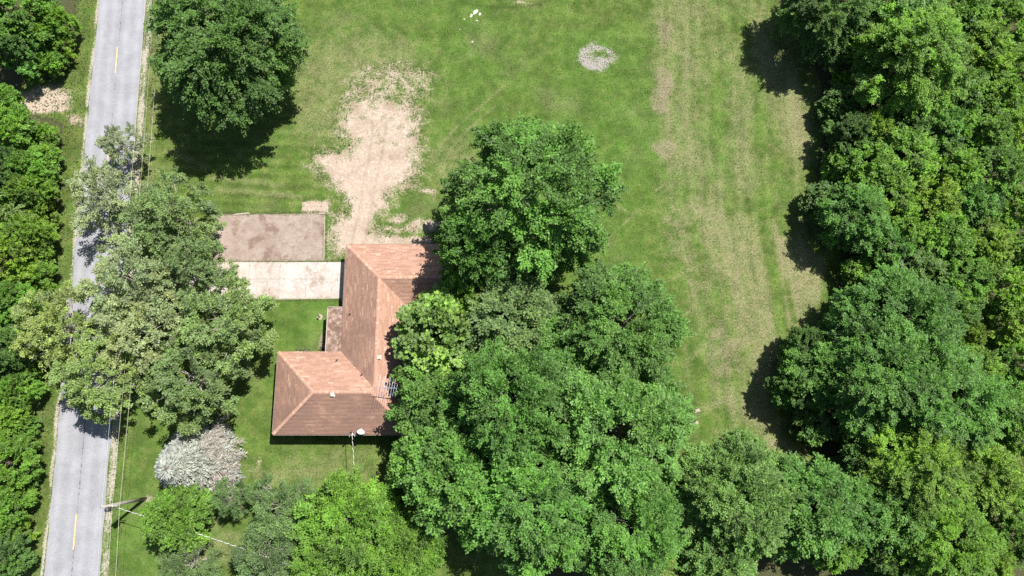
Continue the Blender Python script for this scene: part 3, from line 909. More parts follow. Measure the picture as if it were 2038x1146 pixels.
# second pole outside the frame below takes the two house cables
PE = at(714, 1172, 5.2)
pole2 = tag(empty('utility_pole', (PE[0], PE[1], 0)), 'short wooden service pole under the yellow-green tree where the white cables end', 'utility pole')
m = MB(); m.tube([(0, 0, -0.2), (0, 0, 5.6)], [0.14, 0.1], 8); m.build('pole_shaft', M_POLE, pole2, smooth=True)
def twisted(name, a, b, sag, label):
    t = tag(empty(name, (0, 0, 0)), label, 'cable', 'twisted service cables')
    L = (Vector(b) - Vector(a)).length
    n = int(L / 0.07)
    pts = sagline(a, b, sag, n)
    for s, mat, nm, r in ((0, M_WHITE, 'bare_strand', 0.015), (1, M_BLACK, 'black_strand', 0.015)):
        side = (Vector(b) - Vector(a)).cross(Vector((0, 0, 1))).normalized()
        m = MB()
        hp = []
        for k, p in enumerate(pts):
            ph = k * 0.07 / 0.62 * 2 * math.pi + s * math.pi
            hp.append(p + side * 0.018 * math.cos(ph) + Vector((0, 0, 0.018 * math.sin(ph))))
        m.tube(hp, r, 5)
        m.build(nm, mat, t)
    return t
twisted('service_cable', (PB[0] + 0.25, PB[1] - 0.05, PH - 0.9), (PE[0] - 0.05, PE[1], 5.4), 0.5, 'white dashed twisted cable leading from the roadside pole across the lower lawn')
twisted('service_cable', tuple(SM_TOP), (PE[0], PE[1] + 0.05, 5.3), 0.35, 'white dashed twisted cable leading from the house service mast over the grass')
# guy of pole: pale marker

# ------------------------------------------------------------------ vegetation: crown library
def unit(v):
    return v / np.maximum(1e-9, np.linalg.norm(v, axis=-1, keepdims=True))

def leaf_quads(o, d, nrm, ln, wd):
    """o,d,nrm (N,3); ln,wd (N,) -> (N*4,3) folded leaf"""
    b = unit(np.cross(d, nrm))
    c = np.cross(b, d)
    mid = o + d * (ln * 0.45)[:, None]
    L = mid + b * (wd * 0.5)[:, None] + c * (wd * 0.18)[:, None]
    Rr = mid - b * (wd * 0.5)[:, None] + c * (wd * 0.18)[:, None]
    tip = o + d * ln[:, None] - c * (ln * 0.10)[:, None]
    return np.stack([o, Rr, tip, L], 1).reshape(-1, 3)

def crown(name, seed, R, up, dn, nl, lobe, nleaf, fing=9, per=9, bl=1.7, fl=0.62, fw=0.11, ln=0.25, wd=0.18, droop=0.30, warm=0.15, pale=0.0, rag=0.35, jit=0.3, fill=0.12):
    """lobes of boughs on a dome; each bough carries side sprays, each spray a bunch of leaves"""
    r = np.random.default_rng(seed)
    k = np.arange(nl) + 0.5
    phi = k * 2.399963 + r.uniform(-.5, .5, nl)
    zt = 1 - 1.42 * k / nl                                   # from the top down to below the widest ring
    zt = np.clip(zt + r.uniform(-.10, .10, nl), -0.6, 0.98)
    rad = np.sqrt(np.maximum(0, 1 - zt ** 2))
    prof = 1 + rag * (r.random(nl) - 0.6)
    lr = R * r.uniform(lobe[0], lobe[1], nl)
    pos = np.stack([np.cos(phi) * rad, np.sin(phi) * rad, zt], 1)
    out = unit(pos + np.array([0, 0, 0.12]))
    sc = np.stack([(R - lr * .9) * prof, (R - lr * .9) * prof, np.where(zt > 0, (up - lr * .7), dn) * (0.75 + 0.45 * r.random(nl))], 1)
    pos = pos * sc
    ni = max(3, nl // 5)                                     # a few lobes inside
    a = r.uniform(0, 6.28, ni); q = R * 0.45 * np.sqrt(r.random(ni))
    ip = np.stack([np.cos(a) * q, np.sin(a) * q, r.uniform(-.3, .4, ni) * up], 1)
    pos = np.vstack([pos, ip]); lr = np.concatenate([lr, np.full(ni, R * lobe[1])]); out = np.vstack([out, unit(ip + np.array([0, 0, 1.0]))])
    n_all = len(pos)
    nb = nleaf // (per * fing)
    wgt = lr ** 2; wgt[nl:] *= 0.4
    li = r.choice(n_all, size=int(nb * 3), p=wgt / wgt.sum())
    dr = unit(r.normal(size=(len(li), 3)))
    o = pos[li] + dr * (lr[li] * r.uniform(0.55, 1.0, len(li)))[:, None]
    ok = (dr * out[li]).sum(1) > -0.15
    d2 = ((o[:, None, :] - pos[None]) ** 2).sum(-1)
    d2[np.arange(len(li)), li] = 1e9
    ok &= (d2 > (0.72 * lr[None]) ** 2).all(1) | (r.random(len(li)) < fill)
    o, dr, li = o[ok][:nb], dr[ok][:nb], li[ok][:nb]
    n = len(o)
    hor = o.copy(); hor[:, 2] = 0
    hor = unit(hor)
    ax = unit(0.65 * dr + 0.50 * hor + 0.25 * out[li] + np.array([0, 0, -droop]) + jit * r.normal(size=(n, 3)))
    lobe_t, lobe_w = r.normal(0, 1, n_all), r.random(n_all)
    # side sprays along each bough
    FI = np.repeat(np.arange(n), fing)
    fs = (np.tile(np.arange(fing), n) + r.uniform(0, 1, n * fing)) / fing
    A = ax[FI]
    B = unit(np.cross(A, np.array([0, 0, 1.0])) + 1e-4)
    C = np.cross(B, A)
    BLn = (bl * r.uniform(.65, 1.25, n))[FI]
    fside = np.where(np.tile(np.arange(fing), n) % 2 == 0, 1.0, -1.0)
    fo = o[FI] + A * ((fs - 0.25) * BLn)[:, None] - C * (0.16 * BLn * fs ** 2)[:, None]
    fa = unit(0.72 * A + (0.78 * fside * (1.05 - 0.8 * fs))[:, None] * B + 0.16 * C + 0.16 * r.normal(size=A.shape) + np.array([0, 0, -0.10]))
    m0 = len(fo)
    ftint = r.normal(0, 1, m0)
    # leaves along each spray
    SI = np.repeat(np.arange(m0), per)
    A2 = fa[SI]
    B2 = unit(np.cross(A2, np.array([0, 0, 1.0])) + 1e-4)
    C2 = np.cross(B2, A2)
    m = len(SI)
    s = (np.tile(np.arange(per), m0) + r.random(m)) / per
    side = np.where(np.tile(np.arange(per), m0) % 2 == 0, 1.0, -1.0)
    FLn = (fl * r.uniform(.7, 1.25, m0))[SI]
    P = fo[SI] + A2 * (s * FLn)[:, None] + B2 * (side * fw * r.random(m))[:, None] - C2 * (0.28 * FLn * s ** 2)[:, None] + 0.035 * r.normal(size=(m, 3))
    D = unit(0.70 * A2 + 0.55 * side[:, None] * B2 + 0.28 * r.normal(size=(m, 3)) + np.array([0, 0, -0.25]) * s[:, None])
    Nn = unit(C2 + np.array([0, 0, 0.35]) + 0.38 * r.normal(size=(m, 3)))
    size = r.uniform(0.75, 1.25, m)
    co = leaf_quads(P, D, Nn, ln * size, wd * size)
    # the widest ring measures R
    k_ = R / np.percentile(np.hypot(P[:, 0], P[:, 1]), 97.5)
    pos = pos * np.array([k_, k_, 1])
    cen = np.repeat(P, 4, 0)
    co = co + (cen * np.array([k_ - 1, k_ - 1, 0]))
    L0 = li[FI][SI]
    ti = np.clip(0.42 + 0.11 * lobe_t[L0] + 0.09 * ftint[SI] + 0.12 * r.normal(size=m), 0, 1)
    wv = np.clip(warm * (0.4 + 1.3 * (lobe_w[L0] > 0.72) * lobe_w[L0] + 0.9 * s ** 2 - 0.3) + 0.08 * r.normal(size=m), 0, 1)
    pv = np.clip(pale * (r.random(m) < 0.5 + 0.2 * ftint[SI]) * r.random(m), 0, 1)
    me = quads_mesh(name, co, M_LEAF, None, {'tint': ('FACE', ti), 'warm': ('FACE', wv), 'pale': ('FACE', pv)})
    return me, pos, lr, up, dn, R

def trunk_mesh(name, lobes, lr, zc, base_r, seed, nlimb=12, mat=None, twig=0, R=5.0):
    """trunk from the ground and limbs to some of the crown's lobes; crown centre at height zc"""
    r = random.Random(seed)
    m = MB()
    top = Vector((r.uniform(-.3, .3), r.uniform(-.3, .3), zc + 0.1 * zc))
    m.tube([(0, 0, -0.25), (0, 0, 0.25), (top.x * .4, top.y * .4, zc * .5), top], [base_r * 1.5, base_r, base_r * .8, base_r * .35], 8)
    ids = list(range(len(lobes))); r.shuffle(ids)
    for i in ids[:nlimb]:
        q = Vector([float(c) for c in lobes[i]]) + Vector((0, 0, zc))
        z0 = min(q.z - 0.4, zc * r.uniform(0.45, 0.95)); z0 = max(z0, zc * .3)
        a = Vector((top.x * z0 / top.z, top.y * z0 / top.z, z0))
        mid = a.lerp(q, 0.5) + Vector((r.uniform(-.4, .4), r.uniform(-.4, .4), r.uniform(-.2, .6)))
        m.tube([a, mid, q], [base_r * .42, base_r * .26, base_r * .10], 5, False)
        for _ in range(twig):
            e = q + Vector((r.gauss(0, 1), r.gauss(0, 1), r.gauss(0.2, .7))).normalized() * float(lr[i]) * r.uniform(.7, 1.1)
            st = mid.lerp(q, r.uniform(.2, 1))
            m.tube([st, st.lerp(e, .5) + Vector((0, 0, r.uniform(-.1, .25))), e], [base_r * .13, base_r * .09, 0.012], 4, False)
    return m.mesh(name, mat or M_BARK, True)

LIB = {}
def lib(kind, n, **kw):
    bark, nl, tw = kw.pop('bark', None), kw.pop('nlimb', 12), kw.pop('twig', 0)
    for v in range(n):
        me, pos, lr, up, dn, R = crown('crown_' + kind, 1000 + hash_(kind) + v * 13, **kw)
        zc = up * 1.25 if kind in ('bush',) else dn + R * 0.42 + 0.4
        tr = trunk_mesh('trunk_' + kind, pos, lr, zc, 0.026 * R + 0.05, v + 7, nl, bark, tw, R)
        LIB.setdefault(kind, []).append((me, tr, zc, R, up))
def hash_(s): return sum((i + 1) * ord(c) for i, c in enumerate(s)) % 997

lib('maple', 4, R=9.0, up=6.6, dn=4.2, nl=52, lobe=(.17, .29), nleaf=78000, fing=8, per=13, bl=2.3, fl=.92, fw=.10, ln=.27, wd=.20, droop=.34, warm=.14, rag=.55, jit=.22, fill=.06, nlimb=22, twig=2, bark=M_LIMB)
lib('midmaple', 3, R=5.6, up=4.8, dn=3.2, nl=36, lobe=(.19, .32), nleaf=34000, fing=7, per=12, bl=1.75, fl=.80, fw=.10, ln=.26, wd=.19, droop=.30, warm=.18, rag=.55, jit=.22, fill=.06, nlimb=16, twig=2, bark=M_LIMB)
lib('woodtree', 4, R=4.6, up=4.0, dn=2.6, nl=30, lobe=(.20, .36), nleaf=23000, fing=7, per=8, bl=.9, fl=.42, fw=.16, ln=.25, wd=.20, droop=.05, warm=.20, rag=.6, jit=.5, fill=.08)
lib('silver', 3, R=6.5, up=4.2, dn=3.2, nl=44, lobe=(.13, .22), nleaf=21000, fing=8, per=8, bl=1.3, fl=.5, fw=.2, ln=.24, wd=.18, droop=.12, warm=.25, pale=.42, rag=.75, jit=.5, bark=M_PALEBARK, nlimb=26, twig=3)
lib('wisp', 2, R=5.5, up=2.6, dn=2.2, nl=30, lobe=(.14, .22), nleaf=8500, fing=7, per=7, bl=1.2, fl=.5, fw=.22, ln=.24, wd=.18, droop=.08, warm=.1, pale=.8, rag=.9, jit=.5, fill=.05, bark=M_PALEBARK, nlimb=26, twig=4)
lib('ash', 2, R=5.2, up=3.2, dn=2.4, nl=44, lobe=(.15, .25), nleaf=19000, fing=8, per=9, bl=1.1, fl=.5, fw=.25, ln=.18, wd=.115, droop=.05, warm=.05, pale=.12, rag=.7, jit=.5, bark=M_PALEBARK, nlimb=34, twig=4)
lib('catalpa', 1, R=4.6, up=3.6, dn=2.2, nl=32, lobe=(.20, .33), nleaf=11000, fing=5, per=7, bl=.9, fl=.4, fw=.22, ln=.38, wd=.33, droop=.0, warm=.22, pale=.36, rag=.4, jit=.4)
lib('sumac', 2, R=6.2, up=3.9, dn=2.6, nl=40, lobe=(.17, .28), nleaf=34000, fing=7, per=13, bl=1.8, fl=.95, fw=.10, ln=.26, wd=.16, droop=.24, warm=.20, rag=.65, jit=.25, fill=.06, bark=M_PALEBARK, nlimb=22, twig=2)
lib('bush', 3, R=2.4, up=2.0, dn=1.2, nl=20, lobe=(.26, .42), nleaf=7500, fing=6, per=8, bl=.7, fl=.38, fw=.14, ln=.22, wd=.17, droop=.05, warm=.25, rag=.5, jit=.5, nlimb=7)

COLR = dict(maple=(.086, .216, .027), deep=(.064, .146, .022), fresh=(.125, .250, .016), yellow=(.140, .250, .016), lime=(.104, .232, .016), sap=(.108, .218, .018), grey=(.120, .210, .058), mid=(.108, .215, .036),
            silver=(.215, .290, .130), olive=(.180, .272, .062), wood=(.110, .245, .018), blue=(.090, .216, .030), cream=(.160, .292, .044))
TR = random.Random(3)
COUNT = {}
def tree(px, py, rpx, kind, colr, label, name='maple_tree', cat='tree', group=None, zk=1.0, flat=1.0):
    """a crown seen round (px,py) with the apparent radius rpx stands where its centre projects to"""
    vs_ = LIB[kind]
    n = COUNT.get(kind, 0); COUNT[kind] = n + 1
    crown_me, trunk_me, zc, R, up = vs_[n % len(vs_)]
    z = zc
    for _ in range(4):
        c = at(px, py, z)
        rw = at(px + rpx, py, z)[0] - c[0]
        s = rw / R
        sz = (s * .6 + .4) * zk
        z = zc * sz
    t = empty(name, (c[0], c[1], 0))
    t.rotation_euler = (0, 0, TR.uniform(0, 6.28))
    tag(t, label, cat, group)
    tr = link('trunk', trunk_me, t)
    tr.scale = (s, s, sz)
    cr = link('crown', crown_me, t, (0, 0, zc * sz))
    cr.scale = (s * TR.uniform(.95, 1.05), s * TR.uniform(.95, 1.05), sz * flat)
    k = TR.uniform(0.9, 1.1)
    c3 = COLR[colr]
    cr.color = (c3[0] * k * TR.uniform(.93, 1.07), c3[1] * k, c3[2] * k * TR.uniform(.9, 1.1), 1)
    return t
G_YARD, G_ROADW, G_WOOD, G_LEFT = 'shade trees around the house', 'loose silvery trees leaning over the road', 'trees of the wood on the right', 'trees and shrubs of the thicket left of the road'
TREES = [
 # yard
 (457, 96, 147, 'maple', 'deep', 'big dark green maple casting a deep shadow, beside the road at the top', 'maple_tree', G_YARD),
 (1052, 404, 166, 'maple', 'maple', 'big round green maple just right of the roof, standing alone in the lawn', 'maple_tree', G_YARD),
 (950, 508, 78, 'midmaple', 'maple', 'bough of the lone round maple right of the roof, added to shade the roof corner', 'maple_tree', G_YARD),  # separate crown standing in for the maple's lower left bough, for its roof shadow
 (1230, 655, 128, 'maple', 'blue', 'blue-green maple reaching right into the open field below the lone round maple', 'maple_tree', G_YARD),
 (1010, 640, 105, 'midmaple', 'grey', 'greyish green maple directly below the lone round maple', 'maple_tree', G_YARD),
 (884, 672, 92, 'catalpa', 'cream', 'yellow-green catalpa with pale blossom overhanging the middle of the roof', 'catalpa_tree', G_YARD),
 (876, 795, 98, 'midmaple', 'blue', 'maple whose crown touches the television antenna on the roof', 'maple_tree', G_YARD),
 (1010, 800, 130, 'maple', 'maple', 'tall maple in the middle of the cluster right of the roof, showing bare twigs', 'maple_tree', G_YARD),
 (1215, 860, 150, 'maple', 'blue', 'broad blue-green maple beside the two pale logs', 'maple_tree', G_YARD),
 (900, 945, 112, 'midmaple', 'maple', 'maple below the lower right corner of the roof', 'maple_tree', G_YARD),
 (1050, 985, 150, 'maple', 'maple', 'wide maple at the bottom of the central cluster, between the yellow-green tree and the logs', 'maple_tree', G_YARD),
 (1240, 1030, 125, 'maple', 'maple', 'maple along the lower edge of the photo, left of the light olive maple', 'maple_tree', G_YARD),
 (1280, 1130, 66, 'midmaple', 'olive', 'thin olive tree at the very bottom edge, under the central maples', 'small_tree', G_YARD),
 (1450, 985, 118, 'maple', 'mid', 'light olive-green maple at the lower tip of the dry field', 'maple_tree', G_YARD),
 (1590, 1005, 104, 'midmaple', 'maple', 'bushy maple between the light olive maple and the dark wood edge', 'maple_tree', G_YARD),
 (1420, 1110, 92, 'midmaple', 'mid', 'grey-green tree on the bottom edge below the light olive maple', 'maple_tree', G_YARD),
 (1120, 700, 80, 'midmaple', 'blue', 'smaller blue-green maple wedged between the grey maple and the field-side maple', 'maple_tree', G_YARD),
 (960, 590, 62, 'midmaple', 'fresh', 'small fresh green tree squeezed between the catalpa and the lone round maple', 'maple_tree', G_YARD),
 (700, 1035, 108, 'sumac', 'lime', 'bright yellow-green tree with feathery sprays at the bottom, left of the big maples', 'broadleaf_tree', G_YARD),
 (805, 1075, 88, 'sumac', 'lime', 'bright yellow-green tree tight against the shadow of the bottom maples', 'broadleaf_tree', G_YARD),
 (655, 1130, 80, 'sumac', 'lime', 'yellow-green bush of long sprays on the bottom edge, beside the thin grey ash', 'broadleaf_tree', G_YARD),
 (362, 1022, 66, 'midmaple', 'sap', 'small round green tree between the utility pole and the silver spruce', 'small_tree', G_YARD),
 (560, 1010, 72, 'ash', 'grey', 'grey-green ash with thin leaves and pale limbs left of the yellow-green tree', 'ash_tree', G_YARD),
 (545, 1095, 82, 'ash', 'grey', 'sparse grey ash on the bottom edge showing many white limbs', 'ash_tree', G_YARD),
 (462, 990, 40, 'ash', 'grey', 'low grey-green sapling tucked under the right side of the silver spruce', 'ash_tree', G_YARD),
 (380, 1125, 62, 'ash', 'grey', 'very thin low grey tree on the bottom edge below the twisted cable', 'ash_tree', G_YARD),
 # over the road
 (205, 392, 82, 'wisp', 'silver', 'whitish leaved tree with open twigs spreading over the road, nearest the left verge', 'silver_maple_tree', G_ROADW),
 (245, 292, 52, 'wisp', 'silver', 'topmost wispy silver bough tree above the road, leaves nearly white', 'silver_maple_tree', G_ROADW),
 (350, 425, 88, 'silver', 'grey', 'dark grey-green tree with open twigs beside the brown parking pad', 'silver_maple_tree', G_ROADW),
 (270, 562, 100, 'silver', 'silver', 'silvery tree hiding the middle stretch of the road, left of the driveway', 'silver_maple_tree', G_ROADW),
 (445, 650, 100, 'silver', 'olive', 'olive green tree whose right side overhangs the driveway and small front lawn', 'silver_maple_tree', G_ROADW),
 (125, 655, 84, 'silver', 'olive', 'pale olive tree leaning across the road into the left thicket', 'silver_maple_tree', G_ROADW),
 (210, 745, 92, 'silver', 'olive', 'pale olive tree shading the road just above the lower open stretch', 'silver_maple_tree', G_ROADW),
 (385, 755, 100, 'silver', 'grey', 'grey-green tree left of the lower roof wing, above the silver spruce', 'silver_maple_tree', G_ROADW),
 (300, 660, 92, 'silver', 'silver', 'silver-green tree at the heart of the clump hiding the road', 'silver_maple_tree', G_ROADW),
 (385, 530, 78, 'silver', 'grey', 'grey-green tree left of the driveway, just below the brown parking pad', 'silver_maple_tree', G_ROADW),
 # left thicket
 (47, 25, 70, 'woodtree', 'wood', 'green tree filling the top left corner of the photo', 'broadleaf_tree', G_LEFT),
 (30, 98, 53, 'woodtree', 'blue', 'round green tree just above the bare earth gap in the left thicket', 'broadleaf_tree', G_LEFT),
 (114, 50, 32, 'woodtree', 'wood', 'shrub beside the verge, second from the top left corner', 'broadleaf_tree', G_LEFT),
 (106, 128, 25, 'bush', 'wood', 'low shrub at the upper right edge of the bare earth gap', 'shrub', G_LEFT),
 (66, 148, 18, 'bush', 'fresh', 'small bright shrub above the middle of the bare earth gap', 'shrub', G_LEFT),
 (124, 92, 25, 'bush', 'yellow', 'yellowish shrub close to the verge above the bare earth gap', 'shrub', G_LEFT),
 (18, 262, 53, 'woodtree', 'wood', 'vivid green tree just below the bare earth gap on the left border', 'broadleaf_tree', G_LEFT),
 (92, 268, 24, 'bush', 'wood', 'green shrub below right of the bare earth gap', 'shrub', G_LEFT),
 (89, 315, 30, 'bush', 'wood', 'rounded shrub near the verge opposite the topmost silver bough', 'shrub', G_LEFT),
 (22, 345, 49, 'woodtree', 'deep', 'dark tree on the left border above the yellow-green shrubs', 'broadleaf_tree', G_LEFT),
 (69, 385, 39, 'woodtree', 'fresh', 'fresh green tree left of the whitish leaved tree', 'broadleaf_tree', G_LEFT),
 (17, 430, 49, 'woodtree', 'grey', 'grey-green tree on the left border level with the parking pad', 'broadleaf_tree', G_LEFT),
 (66, 470, 41, 'woodtree', 'yellow', 'yellow-green tree beside the verge level with the driveway top', 'broadleaf_tree', G_LEFT),
 (27, 520, 51, 'woodtree', 'yellow', 'yellow-green tree on the left border level with the driveway', 'broadleaf_tree', G_LEFT),
 (79, 548, 34, 'bush', 'lime', 'lime shrub along the verge above the pale olive leaning tree', 'shrub', G_LEFT),
 (37, 600, 44, 'woodtree', 'wood', 'green tree left of the pale olive leaning tree', 'broadleaf_tree', G_LEFT),
 (-3, 630, 34, 'woodtree', 'blue', 'dark bluish tree cut by the left border, midway down', 'broadleaf_tree', G_LEFT),
 (12, 705, 53, 'woodtree', 'deep', 'dark green tree on the left border below the bluish one', 'broadleaf_tree', G_LEFT),
 (42, 775, 37, 'woodtree', 'wood', 'green tree by the verge level with the lower roof wing', 'broadleaf_tree', G_LEFT),
 (4, 830, 47, 'woodtree', 'fresh', 'fresh green tree on the left border level with the satellite dish', 'broadleaf_tree', G_LEFT),
 (44, 850, 29, 'bush', 'wood', 'green shrub at the verge beside the lower open road', 'shrub', G_LEFT),
 (17, 920, 51, 'woodtree', 'lime', 'bright lime tree in the lower part of the left thicket', 'broadleaf_tree', G_LEFT),
 (56, 962, 18, 'bush', 'deep', 'small dark sparse shrub standing out on the lower left verge', 'shrub', G_LEFT),
 (7, 1010, 45, 'woodtree', 'wood', 'green tree on the left border level with the utility pole', 'broadleaf_tree', G_LEFT),
 (37, 1060, 30, 'bush', 'yellow', 'yellowish shrub beside the pale stick on the lower left verge', 'shrub', G_LEFT),
 (7, 1110, 49, 'woodtree', 'deep', 'dark green tree filling the lower left corner', 'broadleaf_tree', G_LEFT),
 (60, 700, 34, 'bush', 'wood', 'green shrub under the left edge of the pale olive leaning tree', 'shrub', G_LEFT),
 (66, 340, 40, 'woodtree', 'wood', 'mid green tree between the dark left border tree and the verge', 'broadleaf_tree', G_LEFT),
 (70, 80, 34, 'woodtree', 'fresh', 'light green tree between the round tree and the yellowish verge shrub', 'broadleaf_tree', G_LEFT),
 (88, 345, 30, 'bush', 'wood', 'green shrub by the verge beside the whitish leaved tree', 'shrub', G_LEFT),
 (80, 425, 34, 'bush', 'yellow', 'yellow-green shrub by the verge, below the whitish leaved tree', 'shrub', G_LEFT),
 (72, 510, 34, 'bush', 'fresh', 'fresh shrub by the verge, level with the driveway', 'shrub', G_LEFT),
 (35, 655, 38, 'bush', 'wood', 'green shrub behind the pale olive leaning tree', 'shrub', G_LEFT),
 (52, 735, 30, 'bush', 'fresh', 'fresh shrub at the foot of the pale olive leaning tree', 'shrub', G_LEFT),
 (40, 895, 30, 'bush', 'yellow', 'yellow-green shrub at the verge above the small dark sparse shrub', 'shrub', G_LEFT),
 (40, 985, 30, 'bush', 'fresh', 'light shrub at the verge level with the utility pole', 'shrub', G_LEFT),
 (10, 390, 38, 'woodtree', 'wood', 'green tree cut by the left border, above the grey-green one', 'broadleaf_tree', G_LEFT),
 (8, 200, 30, 'bush', 'wood', 'green shrub on the left border at the bare earth gap', 'shrub', G_LEFT),
 # wood on the right: its edge
 (1648, 10, 94, 'maple', 'deep', 'dark maple at the top of the wood edge, throwing the topmost shadow on the field', 'maple_tree', G_WOOD),
 (1768, 40, 88, 'midmaple', 'maple', 'green maple at the top between the dark edge maple and the tall yellowish one', 'maple_tree', G_WOOD),
 (1812, 120, 117, 'maple', 'fresh', 'tall yellowish green maple rising above the top right wood', 'maple_tree', G_WOOD),
 (1690, 165, 32, 'bush', 'fresh', 'narrow green shrub in the dark gap left of the tall yellowish maple', 'shrub', G_WOOD),
 (1738, 262, 44, 'woodtree', 'yellow', 'small tree with a yellow top on the wood edge below the dark gap', 'broadleaf_tree', G_WOOD),
 (1690, 268, 44, 'woodtree', 'deep', 'dark small tree at the field edge, left of the yellow topped tree', 'broadleaf_tree', G_WOOD),
 (1728, 350, 63, 'woodtree', 'wood', 'green tree on the wood edge with a rounded shadow on the field', 'broadleaf_tree', G_WOOD),
 (1703, 435, 69, 'midmaple', 'maple', 'dark edged maple bulging into the field halfway down the wood edge', 'maple_tree', G_WOOD),
 (1758, 490, 49, 'woodtree', 'blue', 'bluish tree at the notch of light grass in the wood edge', 'broadleaf_tree', G_WOOD),
 (1783, 650, 117, 'maple', 'maple', 'big feathery maple below the notch of light grass', 'maple_tree', G_WOOD),
 (1738, 745, 122, 'maple', 'maple', 'big maple whose shadow reaches farthest left into the lower field', 'maple_tree', G_WOOD),
 (1688, 680, 57, 'midmaple', 'deep', 'dark low maple at the left foot of the big feathery maple', 'maple_tree', G_WOOD),
 (1862, 790, 111, 'maple', 'maple', 'broad maple in the lower right wood, level with the satellite dish', 'maple_tree', G_WOOD),
 (1812, 930, 107, 'maple', 'fresh', 'fresh green maple right of the deep lower shadow', 'maple_tree', G_WOOD),
 (1778, 1020, 88, 'midmaple', 'maple', 'maple with feathery sprays at the lower wood edge', 'maple_tree', G_WOOD),
 (1862, 1070, 107, 'maple', 'fresh', 'yellowish tipped maple near the bottom of the right wood', 'maple_tree', G_WOOD),
 (1778, 1120, 59, 'midmaple', 'deep', 'dark maple on the bottom edge, right of the deep shadow', 'maple_tree', G_WOOD),
 (1942, 940, 80, 'midmaple', 'yellow', 'maple with golden tips in the lower right wood', 'maple_tree', G_WOOD),
 (1672, 210, 40, 'bush', 'deep', 'low dark shrub in the shade at the wood edge, under the narrow green shrub', 'shrub', G_WOOD),
 (1672, 330, 40, 'bush', 'wood', 'low shrub at the wood edge below the dark small tree', 'shrub', G_WOOD),
 (1640, 405, 40, 'bush', 'deep', 'low dark shrub at the left foot of the dark edged maple', 'shrub', G_WOOD),
 (1705, 545, 34, 'bush', 'fresh', 'low fresh shrub between the bluish tree and the big feathery maple', 'shrub', G_WOOD),
 (1650, 90, 50, 'woodtree', 'deep', 'dark tree at the wood edge just below the topmost dark maple', 'broadleaf_tree', G_WOOD),
 (1690, 860, 50, 'bush', 'deep', 'low dark shrub inside the deep lower shadow', 'shrub', G_WOOD),
 (1720, 930, 60, 'woodtree', 'deep', 'dark tree at the right side of the deep lower shadow', 'broadleaf_tree', G_WOOD),
 (1690, 1015, 78, 'midmaple', 'maple', 'maple filling the gap between the bushy maple and the feathery lower edge maple', 'maple_tree', G_WOOD),
 (1660, 1085, 58, 'woodtree', 'wood', 'smaller tree below the gap filling maple, close to the bottom edge', 'broadleaf_tree', G_WOOD),
 (1598, 690, 42, 'woodtree', 'deep', 'dark half shaded tree at the far left foot of the big feathery maple', 'broadleaf_tree', G_WOOD),
 (1572, 775, 44, 'woodtree', 'deep', 'dark half shaded tree standing in the deep lower shadow, nearest the field', 'broadleaf_tree', G_WOOD),
 (1612, 845, 44, 'bush', 'deep', 'dark shrub at the lower end of the deep lower shadow', 'shrub', G_WOOD),
 (1630, 745, 70, 'midmaple', 'maple', 'low green maple between the shaded trees and the big maple', 'maple_tree', G_WOOD),
 # interior
 (1905, 40, 62, 'woodtree', 'wood', 'green crown right of the tall yellowish maple on the top edge', 'broadleaf_tree', G_WOOD),
 (1985, 45, 60, 'woodtree', 'fresh', 'fresh green crown in the top right corner', 'broadleaf_tree', G_WOOD),
 (1950, 110, 62, 'woodtree', 'fresh', 'rounded crown just below the top right corner tree', 'broadleaf_tree', G_WOOD),
 (2020, 140, 50, 'woodtree', 'wood', 'crown cut by the right border, near the top', 'broadleaf_tree', G_WOOD),
 (1905, 185, 56, 'woodtree', 'wood', 'green crown right below the tall yellowish maple', 'broadleaf_tree', G_WOOD),
 (1985, 200, 56, 'woodtree', 'wood', 'leafy crown beside the right border, a little above the dark cleft', 'broadleaf_tree', G_WOOD),
 (1800, 245, 52, 'woodtree', 'deep', 'dark crown in the shade under the tall yellowish maple', 'broadleaf_tree', G_WOOD),
 (1865, 265, 56, 'woodtree', 'blue', 'blue-green crown below the tall yellowish maple', 'broadleaf_tree', G_WOOD),
 (1950, 270, 56, 'woodtree', 'wood', 'crown between the blue-green one and the right border', 'broadleaf_tree', G_WOOD),
 (2022, 260, 46, 'woodtree', 'fresh', 'bright crown on the right border above the dark cleft', 'broadleaf_tree', G_WOOD),
 (1795, 315, 62, 'woodtree', 'wood', 'wide green crown behind the yellow topped edge tree', 'broadleaf_tree', G_WOOD),
 (1890, 340, 58, 'woodtree', 'fresh', 'light green crown above the golden crown', 'broadleaf_tree', G_WOOD),
 (1975, 345, 62, 'woodtree', 'wood', 'green crown left of the right border, level with the lone round maple', 'broadleaf_tree', G_WOOD),
 (1850, 405, 62, 'woodtree', 'yellow', 'golden-leaved crown, the yellowest in the middle of the right wood', 'broadleaf_tree', G_WOOD),
 (1770, 395, 56, 'woodtree', 'fresh', 'light green crown between the golden crown and the field edge', 'broadleaf_tree', G_WOOD),
 (1930, 415, 56, 'woodtree', 'blue', 'bluish crown right of the golden crown', 'broadleaf_tree', G_WOOD),
 (2010, 420, 54, 'woodtree', 'fresh', 'bright crown at the right border, right of the bluish crown', 'broadleaf_tree', G_WOOD),
 (1790, 465, 52, 'woodtree', 'wood', 'green crown left below the golden crown', 'broadleaf_tree', G_WOOD),
 (1870, 480, 58, 'woodtree', 'wood', 'green crown directly below the golden crown', 'broadleaf_tree', G_WOOD),
 (1950, 490, 58, 'woodtree', 'yellow', 'yellowish crown below the bluish crown', 'broadleaf_tree', G_WOOD),
 (2020, 505, 52, 'woodtree', 'wood', 'crown on the right border, right of the lower yellowish crown', 'broadleaf_tree', G_WOOD),
 (1830, 540, 50, 'woodtree', 'grey', 'grey-green crown above the big feathery maple', 'broadleaf_tree', G_WOOD),
